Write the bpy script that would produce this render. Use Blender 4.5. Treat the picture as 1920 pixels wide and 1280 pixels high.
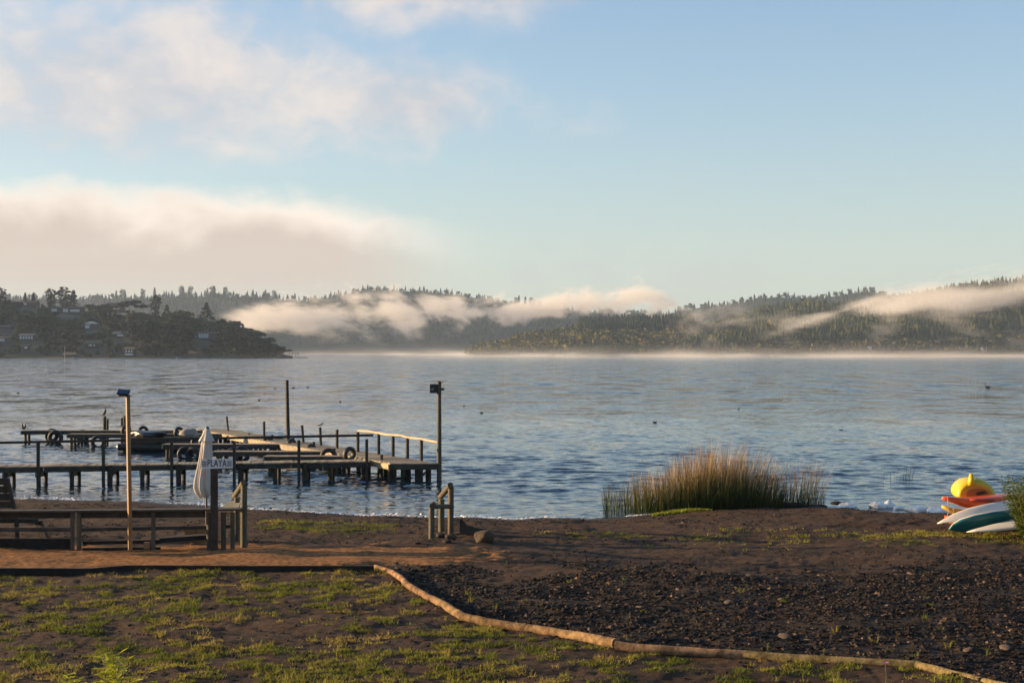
import bpy, math, random
import numpy as np
from mathutils import Vector, Matrix

random.seed(7)
rng = np.random.default_rng(11)
for o in list(bpy.data.objects):
    bpy.data.objects.remove(o)
sc = bpy.context.scene
col = sc.collection
rad = math.radians

# ------------------------------------------------------------------ camera
EYE = 4.45                 # eye height above the lake (m)
FPX = 2667.0               # focal length in pixels of a 1920 px wide frame (50 mm)
HOR = 660.0                # row of the horizon
cam_d = bpy.data.cameras.new("camera")
cam = bpy.data.objects.new("camera", cam_d)
col.objects.link(cam)
cam.location = (0, 0, EYE)
cam.rotation_euler = (rad(90), 0, 0)
cam_d.sensor_width = 36
cam_d.lens = 36 * FPX / 1920
cam_d.shift_y = 20 / 1920
cam_d.clip_start = 0.1
cam_d.clip_end = 12000
cam_d.dof.use_dof = True
cam_d.dof.focus_distance = 42
cam_d.dof.aperture_fstop = 9.0
sc.camera = cam

# ------------------------------------------------------------------ exposure, light
sc.view_settings.view_transform = 'Standard'
sc.view_settings.look = 'None'
sc.view_settings.gamma = 1
sc.view_settings.use_curve_mapping = False
sc.view_settings.exposure = 1.45
SUN_EL, SUN_AZ = 9.0, -80.0        # azimuth from +Y, negative = to the left
sd = Vector((math.sin(rad(SUN_AZ)) * math.cos(rad(SUN_EL)), math.cos(rad(SUN_AZ)) * math.cos(rad(SUN_EL)), math.sin(rad(SUN_EL))))
sun_d = bpy.data.lights.new("sun", 'SUN')
sun_d.energy = 5.0
sun_d.angle = rad(0.55)
sun_d.color = (1.0, 0.70, 0.38)
sun = bpy.data.objects.new("sun", sun_d)
sun.rotation_euler = sd.to_track_quat('Z', 'Y').to_euler()
sun.location = (-20, 0, 20)
col.objects.link(sun)

sc.cycles.max_bounces = 6
sc.cycles.diffuse_bounces = 2
sc.cycles.glossy_bounces = 2
sc.cycles.transmission_bounces = 2
sc.cycles.volume_bounces = 1
sc.cycles.transparent_max_bounces = 8
sc.cycles.volume_step_rate = 1.0
sc.cycles.volume_max_steps = 256
sc.cycles.caustics_reflective = False
sc.cycles.caustics_refractive = False


# ------------------------------------------------------------------ node expression helper
class X:
    """A socket (or number) with arithmetic that writes Math nodes."""
    def __init__(self, nt, s): self.nt, self.s = nt, s
    def _m(self, op, *a, clamp=False):
        n = self.nt.nodes.new('ShaderNodeMath'); n.operation = op; n.use_clamp = clamp
        for i, v in enumerate((self,) + a):
            if isinstance(v, X): v = v.s
            if isinstance(v, (int, float)): n.inputs[i].default_value = v
            else: self.nt.links.new(v, n.inputs[i])
        return X(self.nt, n.outputs[0])
    def __add__(s, o): return s._m('ADD', o)
    __radd__ = __add__
    def __mul__(s, o): return s._m('MULTIPLY', o)
    __rmul__ = __mul__
    def __sub__(s, o): return s._m('SUBTRACT', o)
    def __rsub__(s, o): return (s * -1.0) + o
    def __truediv__(s, o): return s._m('DIVIDE', o)
    def __pow__(s, o): return s._m('POWER', o)
    def abs(s): return s._m('ABSOLUTE')
    def max(s, o): return s._m('MAXIMUM', o)
    def min(s, o): return s._m('MINIMUM', o)
    def clamp(s): return s._m('ADD', 0.0, clamp=True)
    def ss(s, a, b):
        """smoothstep from a to b (a may exceed b)"""
        if isinstance(a, X) or isinstance(b, X):
            t = ((s - a) / (b - a)).clamp()
            return t * t * (3.0 - t * 2.0)
        n = s.nt.nodes.new('ShaderNodeMapRange'); n.interpolation_type = 'SMOOTHSTEP'
        lo, hi, o0, o1 = (a, b, 0.0, 1.0) if a < b else (b, a, 1.0, 0.0)
        s.nt.links.new(s.s, n.inputs[0])
        n.inputs[1].default_value = lo; n.inputs[2].default_value = hi
        n.inputs[3].default_value = o0; n.inputs[4].default_value = o1
        return X(s.nt, n.outputs[0])


def new(nt, t, **kw):
    n = nt.nodes.new(t)
    for k, v in kw.items(): setattr(n, k, v)
    return n


def noise(nt, vec, scale=1.0, detail=4.0, rough=0.5, stretch=None, dist=0.0, off=None):
    if stretch is not None or off is not None:
        m = new(nt, 'ShaderNodeMapping')
        nt.links.new(vec, m.inputs[0])
        if stretch is not None: m.inputs['Scale'].default_value = stretch
        if off is not None: m.inputs['Location'].default_value = off
        vec = m.outputs[0]
    n = new(nt, 'ShaderNodeTexNoise')
    nt.links.new(vec, n.inputs['Vector'])
    n.inputs['Scale'].default_value = scale; n.inputs['Detail'].default_value = detail
    n.inputs['Roughness'].default_value = rough; n.inputs['Distortion'].default_value = dist
    return X(nt, n.outputs[0])


def mixc(nt, f, a, b):
    n = new(nt, 'ShaderNodeMix', data_type='RGBA')
    f = f.s if isinstance(f, X) else f
    for i, v in ((0, f), (6, a), (7, b)):
        if isinstance(v, (tuple, list)): n.inputs[i].default_value = (*v[:3], 1)
        elif isinstance(v, (int, float)): n.inputs[i].default_value = v
        else: nt.links.new(v, n.inputs[i])
    return n.outputs[2]


# ------------------------------------------------------------------ sky
world = bpy.data.worlds.new("World")
sc.world = world
world.use_nodes = True
nt = world.node_tree
nt.nodes.clear()
tc = new(nt, 'ShaderNodeTexCoord')
sky = new(nt, 'ShaderNodeTexSky', sky_type='NISHITA', sun_disc=False)
sky.sun_elevation = rad(SUN_EL); sky.sun_rotation = rad(SUN_AZ)
sky.air_density = 1.0; sky.dust_density = 1.2; sky.ozone_density = 1.5
sep = new(nt, 'ShaderNodeSeparateXYZ'); nt.links.new(tc.outputs['Generated'], sep.inputs[0])
dx, dy, dz = (X(nt, s) for s in sep.outputs)
D = tc.outputs['Generated']
el = dz._m('ARCSINE') * 57.2958
hl = (dx * dx + dy * dy).max(1e-6)._m('SQRT')
# how far towards the sun's side: 1 at the sun's azimuth, 0.12 straight ahead
sunw = (dx * math.sin(rad(-92)) + dy * math.cos(rad(-92))) / hl
STR = 0.102
skyc = new(nt, 'ShaderNodeMix', data_type='RGBA', blend_type='MULTIPLY'); skyc.inputs[0].default_value = 1.0
nt.links.new(sky.outputs[0], skyc.inputs[6]); skyc.inputs[7].default_value = (STR * 0.66, STR * 0.80, STR * 0.98, 1)
az = dx._m('ARCTAN2', dy) * 57.2958
n_big = noise(nt, D, 6.0, 4, 0.5, stretch=(1, 1, 2.0), off=(0.3, 0.1, 0.0))
n_mid = noise(nt, D, 17.0, 5, 0.5, stretch=(1, 1, 1.5), off=(1.3, 2.1, 0.4), dist=0.3)
n_sml = noise(nt, D, 55.0, 5, 0.55, stretch=(1, 1, 1.3), off=(4.3, 0.1, 0.9), dist=0.4)
nn = n_big * 0.4 + n_mid * 0.42 + n_sml * 0.18
side = sunw.ss(0.05, 0.40)
def lobe(a0, e0, ra, re):
    da = (az - a0) / ra; de = (el - e0) / re
    return ((da * da + de * de) * -1.0)._m('EXPONENT')
# high broken sheet, thickest towards the sun's side
dens = side * 0.36 + lobe(-13.5, 10.2, 8.5, 3.0) * 0.62 + lobe(-3.6, 9.9, 3.4, 1.7) * 0.56 + lobe(-3.0, 14.2, 8.0, 1.4) * 0.52 + (nn - 0.5) * 1.9 - az.ss(2.0, 12.0) * az.ss(150.0, 120.0) * 0.35
mA = dens.ss(0.05, 0.80) * el.ss(6.2, 8.0) * el.ss(40.0, 18.0)
# low bank
top = sunw.ss(-0.02, 0.12) * 1.2 + 5.3 + (n_mid - 0.5) * 1.7 + (n_sml - 0.5) * 0.9
fade = (az + (nn - 0.5) * 18.0).ss(3.5, -7.5) * sunw.ss(-0.04, 0.10)
mB = (top - el).ss(-0.3, 0.9) * fade * el.ss(0.8, 3.6)
mC = nn.ss(0.50, 0.66) * el.ss(1.2, 3.0) * el.ss(8.5, 4.0) * 0.34
k = 1 / 2.73
sc3 = lambda c: tuple(v * k for v in c)
veil = (el.max(0.0) * (-1 / 8.0))._m('EXPONENT') * 0.84
c = mixc(nt, veil, skyc.outputs[2], sc3((0.70, 0.73, 0.67)))
colA = mixc(nt, nn.ss(0.40, 0.62), sc3((0.60, 0.60, 0.64)), sc3((0.90, 0.79, 0.72)))
colB = mixc(nt, ((top - el) + (n_mid - 0.5) * 1.6).ss(0.2, 2.3), sc3((1.12, 0.96, 0.82)), sc3((0.70, 0.55, 0.455)))
c = mixc(nt, mC, c, sc3((0.55, 0.56, 0.57)))
c = mixc(nt, mA * 0.88, c, colA)
c = mixc(nt, mB * 0.94, c, colB)
bg = new(nt, 'ShaderNodeBackground'); nt.links.new(c, bg.inputs[0]); bg.inputs[1].default_value = 1.0
wo = new(nt, 'ShaderNodeOutputWorld'); nt.links.new(bg.outputs[0], wo.inputs[0])


# ------------------------------------------------------------------ numpy helpers
def _h(ix, iy, seed):
    n = (ix.astype(np.int64) * 374761393 + iy.astype(np.int64) * 668265263 + seed * 982451653) & 0x7fffffff
    n = ((n ^ (n >> 13)) * 1274126177) & 0x7fffffff
    return ((n ^ (n >> 16)) & 0xffff) / 65535.0


def vnoise(x, y, seed=0):
    x = np.asarray(x, float); y = np.asarray(y, float)
    ix, iy = np.floor(x), np.floor(y)
    fx, fy = x - ix, y - iy
    fx = fx * fx * (3 - 2 * fx); fy = fy * fy * (3 - 2 * fy)
    a, b = _h(ix, iy, seed), _h(ix + 1, iy, seed)
    c_, d = _h(ix, iy + 1, seed), _h(ix + 1, iy + 1, seed)
    return (a * (1 - fx) + b * fx) * (1 - fy) + (c_ * (1 - fx) + d * fx) * fy


def fbm(x, y, seed=0, oct=4, gain=0.5):
    s, a, t = 0, 1.0, 0
    for k in range(oct):
        s = s + a * vnoise(x * 2 ** k + 17.3 * k, y * 2 ** k - 9.1 * k, seed + k); t += a; a *= gain
    return s / t


def sst(a, b, x):
    t = np.clip((np.asarray(x, float) - a) / (b - a), 0, 1)
    return t * t * (3 - 2 * t)


def fastmesh(name, V, F, attrs=None, smooth=False):
    """V (n,3), F (m,3) or (m,4) -> mesh; attrs: {name: per-vertex floats}"""
    me = bpy.data.meshes.new(name)
    V = np.asarray(V, np.float32); F = np.asarray(F, np.int32)
    k = F.shape[1]
    me.vertices.add(len(V)); me.vertices.foreach_set("co", V.ravel())
    me.loops.add(F.size); me.loops.foreach_set("vertex_index", F.ravel())
    me.polygons.add(len(F))
    me.polygons.foreach_set("loop_start", np.arange(0, F.size, k, dtype=np.int32))
    me.polygons.foreach_set("loop_total", np.full(len(F), k, np.int32))
    me.polygons.foreach_set("use_smooth", np.full(len(F), smooth))
    for an, av in (attrs or {}).items():
        at_ = me.attributes.new(an, 'FLOAT', 'POINT'); at_.data.foreach_set("value", np.asarray(av, np.float32))
    me.update(calc_edges=True); me.validate()
    return me


def grid_faces(nr, nc):
    i = np.arange(nr - 1)[:, None] * nc + np.arange(nc - 1)[None, :]
    return np.stack([i, i + 1, i + nc + 1, i + nc], -1).reshape(-1, 4)


def obj(name, me, m=None, parent=None, loc=None, rot=None):
    o = bpy.data.objects.new(name, me); col.objects.link(o)
    if m is not None and me is not None and hasattr(me, 'materials'):
        if len(me.materials) == 0: me.materials.append(m)
    if parent is not None: o.parent = parent
    if loc is not None: o.location = loc
    if rot is not None: o.rotation_euler = rot
    return o


def tag(o, label=None, cat=None, group=None, kind=None):
    if label: o['label'] = label
    if cat: o['category'] = cat
    if group: o['group'] = group
    if kind: o['kind'] = kind
    return o


def thing(name, loc, label, cat, group=None, rz=0.0):
    o = bpy.data.objects.new(name, None); col.objects.link(o)
    o.empty_display_size = 0.2
    o.location = loc; o.rotation_euler = (0, 0, rz)
    return tag(o, label, cat, group)


def copy_tree(o, parent=None):
    c = o.copy(); col.objects.link(c)
    if parent is not None: c.parent = parent
    for ch in o.children: copy_tree(ch, c)
    return c


class MB:
    """collects simple solids into one mesh"""
    def __init__(s): s.v, s.f = [], []
    def add(s, v, f):
        b = len(s.v); s.v += [tuple(p) for p in v]; s.f += [tuple(i + b for i in q) for q in f]; return s
    def box(s, c, d, rz=0.0, M=None):
        hx, hy, hz = d[0] / 2, d[1] / 2, d[2] / 2
        R = Matrix.Rotation(rz, 3, 'Z') if M is None else M
        v = [Vector(c) + R @ Vector((x * hx, y * hy, z * hz)) for z in (-1, 1) for y in (-1, 1) for x in (-1, 1)]
        return s.add(v, [(0, 2, 3, 1), (4, 5, 7, 6), (0, 1, 5, 4), (2, 6, 7, 3), (0, 4, 6, 2), (1, 3, 7, 5)])
    def beam(s, a, b, w, h):
        """box from a to b, w across (horizontal), h tall"""
        a, b = Vector(a), Vector(b); d = b - a; L = d.length; d.normalize()
        up = Vector((0, 0, 1)) if abs(d.z) < 0.95 else Vector((0, 1, 0))
        x = d.cross(up).normalized(); z = x.cross(d).normalized()
        M = Matrix((x, d, z)).transposed()
        return s.box((a + b) / 2, (w, L, h), M=M)
    def tube(s, pts, rs, n=10, cap=True, sx=1.0, twist=0.0):
        pts = [Vector(p) for p in pts]
        if not hasattr(rs, '__len__'): rs = [rs] * len(pts)
        b = len(s.v); ref = None
        for i, p in enumerate(pts):
            d = (pts[min(i + 1, len(pts) - 1)] - pts[max(i - 1, 0)]).normalized()
            if ref is None:
                ref = Vector((0, 0, 1)) if abs(d.z) < 0.8 else Vector((0, 1, 0))
            x = d.cross(ref).normalized(); y = x.cross(d).normalized(); ref = y if abs(d.z) < 0.999 else ref
            for k in range(n):
                a = 2 * math.pi * k / n
                s.v.append(tuple(p + x * (math.cos(a) * rs[i] * sx) + y * (math.sin(a) * rs[i])))
        for i in range(len(pts) - 1):
            for k in range(n):
                k2 = (k + 1) % n
                s.f.append((b + i * n + k, b + i * n + k2, b + (i + 1) * n + k2, b + (i + 1) * n + k))
        if cap:
            e = len(s.v); last = b + (len(pts) - 1) * n     # ends get their own vertices, so that they stay sharp
            s.v += s.v[b:b + n] + s.v[last:last + n]
            s.f.append(tuple(e + k for k in reversed(range(n))))
            s.f.append(tuple(e + n + k for k in range(n)))
        return s
    def mesh(s, name, smooth=False, recalc=False):
        me = bpy.data.meshes.new(name); me.from_pydata(s.v, [], s.f)
        if smooth:
            me.polygons.foreach_set("use_smooth", [len(p.vertices) == 4 for p in me.polygons])
        if recalc:
            import bmesh
            b = bmesh.new(); b.from_mesh(me); bmesh.ops.recalc_face_normals(b, faces=b.faces); b.to_mesh(me); b.free()
        me.update(); return me
    def obj(s, name, m, parent=None, smooth=False, loc=None, rot=None, recalc=False):
        return obj(name, s.mesh(name, smooth, recalc), m, parent, loc, rot)


def P(px, py, Y):
    """the point at distance Y ahead that appears at (px, py) of the 1920 px photograph"""
    return Vector(((px - 960) / FPX * Y, Y, EYE + (HOR - py) / FPX * Y))


def Z(px, py, z):
    """the point at height z seen at (px, py)"""
    Y = (EYE - z) * FPX / (py - HOR)
    return Vector(((px - 960) / FPX * Y, Y, z))


# ------------------------------------------------------------------ materials
def mat(name, base, rough=0.7, var=0.25, scale=8.0, stretch=None, bump=0.0, bscale=None, spec=0.4, coat=0.0, metal=0.0,
        attr=None, attr_cols=None, objvar=0.0, trans=0.0, base2=None, detail=5.0):
    m = bpy.data.materials.new(name); m.use_nodes = True
    nt = m.node_tree; b = nt.nodes['Principled BSDF']
    tc = new(nt, 'ShaderNodeTexCoord'); v = tc.outputs['Object']
    n1 = noise(nt, v, scale, detail, 0.6, stretch=stretch)
    lo = tuple(c * (1 - var) for c in base); hi = tuple(min(1, c * (1 + var)) for c in (base2 or base))
    c = mixc(nt, n1.ss(0.3, 0.7), lo, hi)
    if attr:
        a = new(nt, 'ShaderNodeAttribute', attribute_name=attr)
        r = new(nt, 'ShaderNodeValToRGB'); nt.links.new(a.outputs['Fac'], r.inputs[0])
        els = r.color_ramp.elements
        for i, (p_, cc) in enumerate(attr_cols):
            e = els[i] if i < 2 else els.new(p_)
            e.position = p_; e.color = (*cc, 1)
        mul = new(nt, 'ShaderNodeMix', data_type='RGBA', blend_type='MULTIPLY'); mul.inputs[0].default_value = 1.0
        g = mixc(nt, n1.ss(0.3, 0.7), (1 - var,) * 3, (1 + var,) * 3)
        nt.links.new(r.outputs[0], mul.inputs[6]); nt.links.new(g, mul.inputs[7]); c = mul.outputs[2]
    if objvar:
        oi = new(nt, 'ShaderNodeObjectInfo'); hs = new(nt, 'ShaderNodeHueSaturation')
        rv = X(nt, oi.outputs['Random'])
        nt.links.new((rv * (2 * objvar) + (1 - objvar)).s, hs.inputs['Value'])
        nt.links.new((rv * 7.31)._m('FRACT').__mul__(0.05).__add__(0.475).s, hs.inputs['Hue'])
        nt.links.new(c, hs.inputs['Color']); c = hs.outputs[0]
    nt.links.new(c, b.inputs['Base Color'])
    b.inputs['Roughness'].default_value = rough
    b.inputs['Specular IOR Level'].default_value = spec
    b.inputs['Metallic'].default_value = metal
    b.inputs['Coat Weight'].default_value = coat
    if bump:
        n2 = noise(nt, v, bscale or scale * 2, 6, 0.65, stretch=stretch)
        bp = new(nt, 'ShaderNodeBump'); bp.inputs['Strength'].default_value = min(1, bump); bp.inputs['Distance'].default_value = 0.02 * max(1, bump)
        nt.links.new(n2.s, bp.inputs['Height']); nt.links.new(bp.outputs[0], b.inputs['Normal'])
    if trans:
        tr = new(nt, 'ShaderNodeBsdfTranslucent'); nt.links.new(c, tr.inputs[0])
        mx = new(nt, 'ShaderNodeMixShader'); mx.inputs[0].default_value = trans
        nt.links.new(b.outputs[0], mx.inputs[1]); nt.links.new(tr.outputs[0], mx.inputs[2])
        nt.links.new(mx.outputs[0], nt.nodes['Material Output'].inputs[0])
    return m


M = {}
M['soil'] = None
M['wood'] = mat('weathered_wood', (0.1155, 0.08525, 0.055), 0.8, 0.35, 3, (1, 1, 1), 0.6, 30, objvar=0.25)
M['wood_grey'] = mat('grey_wood', (0.04777, 0.04061, 0.03105), 0.85, 0.35, 5, (1, 1, 1), 0.6, 40, objvar=0.2)
M['wood_dark'] = mat('dark_wood', (0.034, 0.0248, 0.0168), 0.75, 0.4, 5, (1, 1, 1), 0.6, 30, objvar=0.2)  # plain dark wood for rails, posts and piles alike
M['wood_amber'] = mat('amber_pine', (0.252, 0.133, 0.0525), 0.6, 0.25, 4, (6, 6, 0.6), 0.4, 8)
M['wood_peeled'] = mat('peeled_pole', (0.4004, 0.308, 0.2002), 0.65, 0.2, 6, None, 0.3, 30)
M['wood_post'] = mat('treated_round_post', (0.08496, 0.068, 0.0408), 0.75, 0.3, 4, (5, 5, 0.7), 0.6, 10, objvar=0.1)
M['deck'] = mat('deck_boards', (0.3162, 0.2465, 0.1581), 0.8, 0.3, 4, (1, 1, 1), 0.5, 30, objvar=0.25)
M['rubber'] = mat('old_tyre_rubber', (0.007744, 0.007744, 0.0088), 0.6, 0.4, 12, None, 0.4, 30, spec=0.5)
M['log'] = mat('log_bark_free', (0.145, 0.088, 0.040), 0.9, 0.5, 7, None, 1.0, 26, objvar=0.3, base2=(0.20, 0.130, 0.062), spec=0.15)
M['edge'] = mat('dark_edging', (0.0126, 0.00924, 0.00728), 0.85, 0.4, 9, None, 0.5, 20)
M['black'] = mat('black_plastic', (0.018, 0.018, 0.02), 0.45, 0.2)
M['feather'] = mat('black_feathers', (0.022, 0.02, 0.02), 0.6, 0.4, 30, spec=0.3)
M['gull'] = mat('pale_feathers', (0.42, 0.43, 0.45), 0.7, 0.1)
M['beak'] = mat('beak_horn', (0.25, 0.17, 0.06), 0.5, 0.1)
M['metal'] = mat('grey_metal', (0.32, 0.31, 0.3), 0.4, 0.1, metal=0.8)
M['lens'] = mat('lamp_lens', (0.7, 0.62, 0.42), 0.2, 0.1)
M['solar'] = mat('solar_cells', (0.012, 0.03, 0.08), 0.18, 0.2, 60, spec=0.6, coat=0.4)
M['white_paint'] = mat('white_sign_paint', (0.62, 0.62, 0.62), 0.6, 0.06, 20)
M['black_paint'] = mat('black_sign_paint', (0.02, 0.02, 0.022), 0.6, 0.1)
M['rope'] = mat('rope', (0.45, 0.38, 0.28), 0.9, 0.2, 40)

# ================================================================== ground
SH = np.array([(-3000, 935), (-200, 935), (0, 935), (200, 938), (400, 948), (500, 957), (700, 967), (900, 972), (1100, 972), (1200, 968), (1330, 958), (1500, 950), (1600, 957),
               (1720, 964), (1900, 966), (2100, 966), (6000, 966)], float)
SHD = EYE * FPX / (SH[:, 1] - HOR)
SHX = (SH[:, 0] - 960) / FPX * SHD


def shore_y(x):
    return np.interp(x, SHX, SHD) + (vnoise(x * 0.9, 0 * x, 5) - 0.5) * 0.5 + (vnoise(x * 3.1, 0 * x, 6) - 0.5) * 0.15


def gz(x, y, fine=True):
    x = np.asarray(x, float); y = np.asarray(y, float)
    d = shore_y(x) - y
    z = np.where(d > 0, 0.66 * (1 - np.exp(-np.maximum(d, 0) / 6.0)), np.maximum(0.10 * d, -1.8))
    land = sst(0.1, 1.5, d)
    z = z + land * ((fbm(x * 0.35, y * 0.5, 21, 3) - 0.5) * 0.16 + (fbm(x * 1.3, y * 1.6, 31, 3) - 0.5) * 0.07)
    # little mound at the foot of the round railing
    z = z + 0.10 * np.exp(-(((x + 1.9) / 1.0) ** 2 + ((y - 29.3) / 0.7) ** 2))
    if fine:
        z = z + land * (((fbm(x * 4, y * 6, 41, 3) - 0.5) * 0.05 + (vnoise(x * 13, y * 18, 51) - 0.5) * 0.022) * (1 - 0.7 * sst(25.2, 25.6, y) * sst(29, 28.6, y) * sst(0, -2, x)))
    return z


def G(px, py, dz=0.0):
    """the point of the ground seen at (px, py)"""
    z = 0.5
    for _ in range(8):
        Y = (EYE - z) * FPX / (py - HOR); x = (px - 960) / FPX * Y
        z = float(gz(np.array([x]), np.array([Y]), False)[0]) if Y < 60 else 0.0
    return Vector((x, Y, z + dz))


def gzs(x, y): return float(gz(np.array([x]), np.array([y]))[0])


XW = 2600.0
def fan(rows, ncol, k, m, wmin):
    """rows of vertices whose spacing grows with distance, carried out to +-XW"""
    rows = np.asarray(rows, float)
    s_out = np.linspace(0, 1, 13)[1:] ** 3
    t = np.linspace(-1, 1, ncol)
    w = (np.maximum(rows, wmin) * k + m)[:, None]
    xin = t[None, :] * w
    xo = w + (XW - w) * s_out[None, :]
    x = np.concatenate([-xo[:, ::-1], xin, xo], 1)
    y = np.repeat(rows[:, None], x.shape[1], 1)
    return x, y


r1 = 9 * np.exp(np.linspace(0, math.log(46 / 9), 380))
rows = np.concatenate([[-100, -60, -30, -12, -4, 1, 5, 7.5], r1, [50, 60, 80, 120, 200, 400, 900, 2000, 3200, 4500]])
gx, gy = fan(rows, 520, 0.40, 2.5, 9)
gzv = gz(gx, gy)
far = gy > 46
gzv = np.where(far, -1.8, gzv)

# sandy path: a strip across the left with a tapering right end
def path_mask(x, y):
    n = (fbm(x * 0.8, y * 1.2, 61, 4) - 0.5) + (fbm(x * 4, y * 5, 63, 3) - 0.5) * 0.35
    cy = 27.05 + 0.3 * sst(-4, 0, x)
    half = 1.62 * (1 - 0.35 * sst(-4.0, -1.0, x)) + n * 1.4 * sst(-9, -3, x) + n * 0.5
    end = 1 - sst(-1.4, 1.6, x + n * 4.0)
    d = (half - np.abs(y - cy)) * end - (1 - end) * 0.6
    return d      # > 0 inside


def grav_mask(x, y):
    """crushed slate right of the log edging"""
    lg = np.interp(y, LOGY[::-1], LOGX[::-1])
    n = fbm(x * 0.45, y * 0.6, 71, 4)
    m = sst(-0.1, 0.25, x - lg) * sst(29.5, 25.0, y + (n - 0.5) * 6) * sst(0.30, 0.50, n + 0.16 * sst(28, 22, y) + 0.10 * sst(23, 19, y))
    return m * (path_mask(x, y) < -0.05)


LOGP = [(703, 1065), (725, 1070), (757, 1095), (785, 1117), (812, 1135), (838, 1148), (865, 1162), (925, 1170), (985, 1182), (1060, 1203), (1150, 1217), (1270, 1226), (1395, 1235),
        (1560, 1244), (1722, 1250), (1820, 1275), (1930, 1304)]
LOGW = [G(*p) for p in LOGP]
LOGX = np.array([p.x for p in LOGW] + [8.5, 14.0]); LOGY = np.array([p.y for p in LOGW] + [12.0, 9.0])

gm = grav_mask(gx, gy)
wet = 1 - sst(0.0, 2.2, shore_y(gx) - gy + (fbm(gx * 0.6, gy * 0.8, 81, 3) - 0.5) * 2.0)
me = fastmesh('ground', np.stack([gx, gy, gzv], -1).reshape(-1, 3), grid_faces(*gx.shape),
              {'gravelm': gm.ravel(), 'wet': wet.ravel()}, smooth=True)
m = bpy.data.materials.new('dark_soil'); m.use_nodes = True; nt = m.node_tree; b = nt.nodes['Principled BSDF']
v = new(nt, 'ShaderNodeTexCoord').outputs['Object']
s1 = noise(nt, v, 1.1, 6, 0.65); s2 = noise(nt, v, 14, 6, 0.7); s3 = noise(nt, v, 75, 4, 0.6)
c = mixc(nt, s1.ss(0.35, 0.66), (0.032, 0.0162, 0.0074), (0.068, 0.0350, 0.0150))
c = mixc(nt, s2.ss(0.35, 0.75) * 0.6, c, (0.075, 0.039, 0.017))
c = mixc(nt, s3.ss(0.58, 0.72) * 0.7, c, (0.012, 0.008, 0.006))
c = mixc(nt, X(nt, new(nt, 'ShaderNodeAttribute', attribute_name='gravelm').outputs['Fac']) * 0.8, c, (0.024, 0.016, 0.011))
wetf = X(nt, new(nt, 'ShaderNodeAttribute', attribute_name='wet').outputs['Fac'])
c = mixc(nt, wetf * 0.65, c, (0.014, 0.009, 0.007))
nt.links.new(c, b.inputs['Base Color'])
nt.links.new((wetf * -0.45 + 0.92).s, b.inputs['Roughness'])
b.inputs['Specular IOR Level'].default_value = 0.25
bp = new(nt, 'ShaderNodeBump'); bp.inputs['Strength'].default_value = 0.9; bp.inputs['Distance'].default_value = 0.06
nt.links.new((s2 * 0.6 + s3 * 0.4).s, bp.inputs['Height']); nt.links.new(bp.outputs[0], b.inputs['Normal'])
M['soil'] = m
tag(obj('ground', me, m), kind='structure')

# path surface: its edge dips below the soil
px_ = np.arange(-16, 2.5, 0.055); py_ = np.arange(24.6, 29.6, 0.055)
qx, qy = np.meshgrid(px_, py_)
pm = path_mask(qx, qy)
qz = gz(qx, qy) + np.clip(pm * 0.10, -0.12, 0.022) + (fbm(qx * 9, qy * 9, 91, 3) - 0.5) * 0.014
me = fastmesh('sand_path', np.stack([qx, qy, qz], -1).reshape(-1, 3), grid_faces(*qx.shape), smooth=True)
m = mat('orange_sand', (0.19, 0.088, 0.034), 0.95, 0.38, 11, None, 1.6, 42, spec=0.1, base2=(0.27, 0.13, 0.052))
tag(obj('sand_path', me, m), kind='structure')

# ================================================================== lake
dyr = [36.0]
while dyr[-1] < 150: dyr.append(dyr[-1] + 0.075 * (dyr[-1] / 37) ** 2)
rows = np.concatenate([dyr, [170, 200, 250, 320, 420, 600, 900, 1400, 2100, 3000, 4500]])
wx, wy = fan(rows, 470, 0.40, 2.0, 30)
wz = np.zeros_like(wx)
dyv = np.where(wy < 150, 0.075 * (wy / 37) ** 2, 99)
r2 = np.random.default_rng(5)
inner = slice(12, 12 + 470)
xi, yi = wx[:, inner], wy[:, inner]
zz = np.zeros_like(xi)
wob = (fbm(xi * 0.12, yi * 0.12, 7, 3) - 0.5)
for k in range(70):
    lam = 0.30 * (1.7 / 0.30) ** r2.random()
    th = rad(r2.normal(-6, 17)); kk = 2 * math.pi / lam
    amp = 0.024 / kk * (0.55 + 0.9 * r2.random()) * (0.8 if lam > 1.1 else 1.0)
    fade = np.clip((lam / np.maximum(dyv[:, inner], 1e-3) - 2.2) / 2.0, 0, 1)
    ph = kk * (xi * math.sin(th) + yi * math.cos(th)) + r2.random() * 6.28 + wob * 5
    zz += amp * fade * np.sin(ph)
gust = 0.65 + 0.7 * fbm(xi * 0.05, yi * 0.09, 9, 3)
shd = np.clip((yi - shore_y(xi)) / 9, 0.22, 1)
zz = (zz + 0.6 * np.clip(zz, 0, 1) ** 1.5) * gust * shd
wz[:, inner] = np.where(yi < 150, zz * sst(150, 110, yi), 0)
edge_f = np.ones(wx.shape[1]); edge_f[:20] = 0; edge_f[-20:] = 0
wz *= edge_f[None, :]
me = fastmesh('lake_water', np.stack([wx, wy, wz], -1).reshape(-1, 3), grid_faces(*wx.shape), smooth=True)
m = bpy.data.materials.new('lake_water'); m.use_nodes = True; nt = m.node_tree; b = nt.nodes['Principled BSDF']
v = new(nt, 'ShaderNodeTexCoord').outputs['Object']
b.inputs['Base Color'].default_value = (0.008, 0.024, 0.040, 1)
b.inputs['Roughness'].default_value = 0.07
b.inputs['IOR'].default_value = 1.333
ypos = new(nt, 'ShaderNodeSeparateXYZ'); nt.links.new(v, ypos.inputs[0]); yy = X(nt, ypos.outputs[1])
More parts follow.
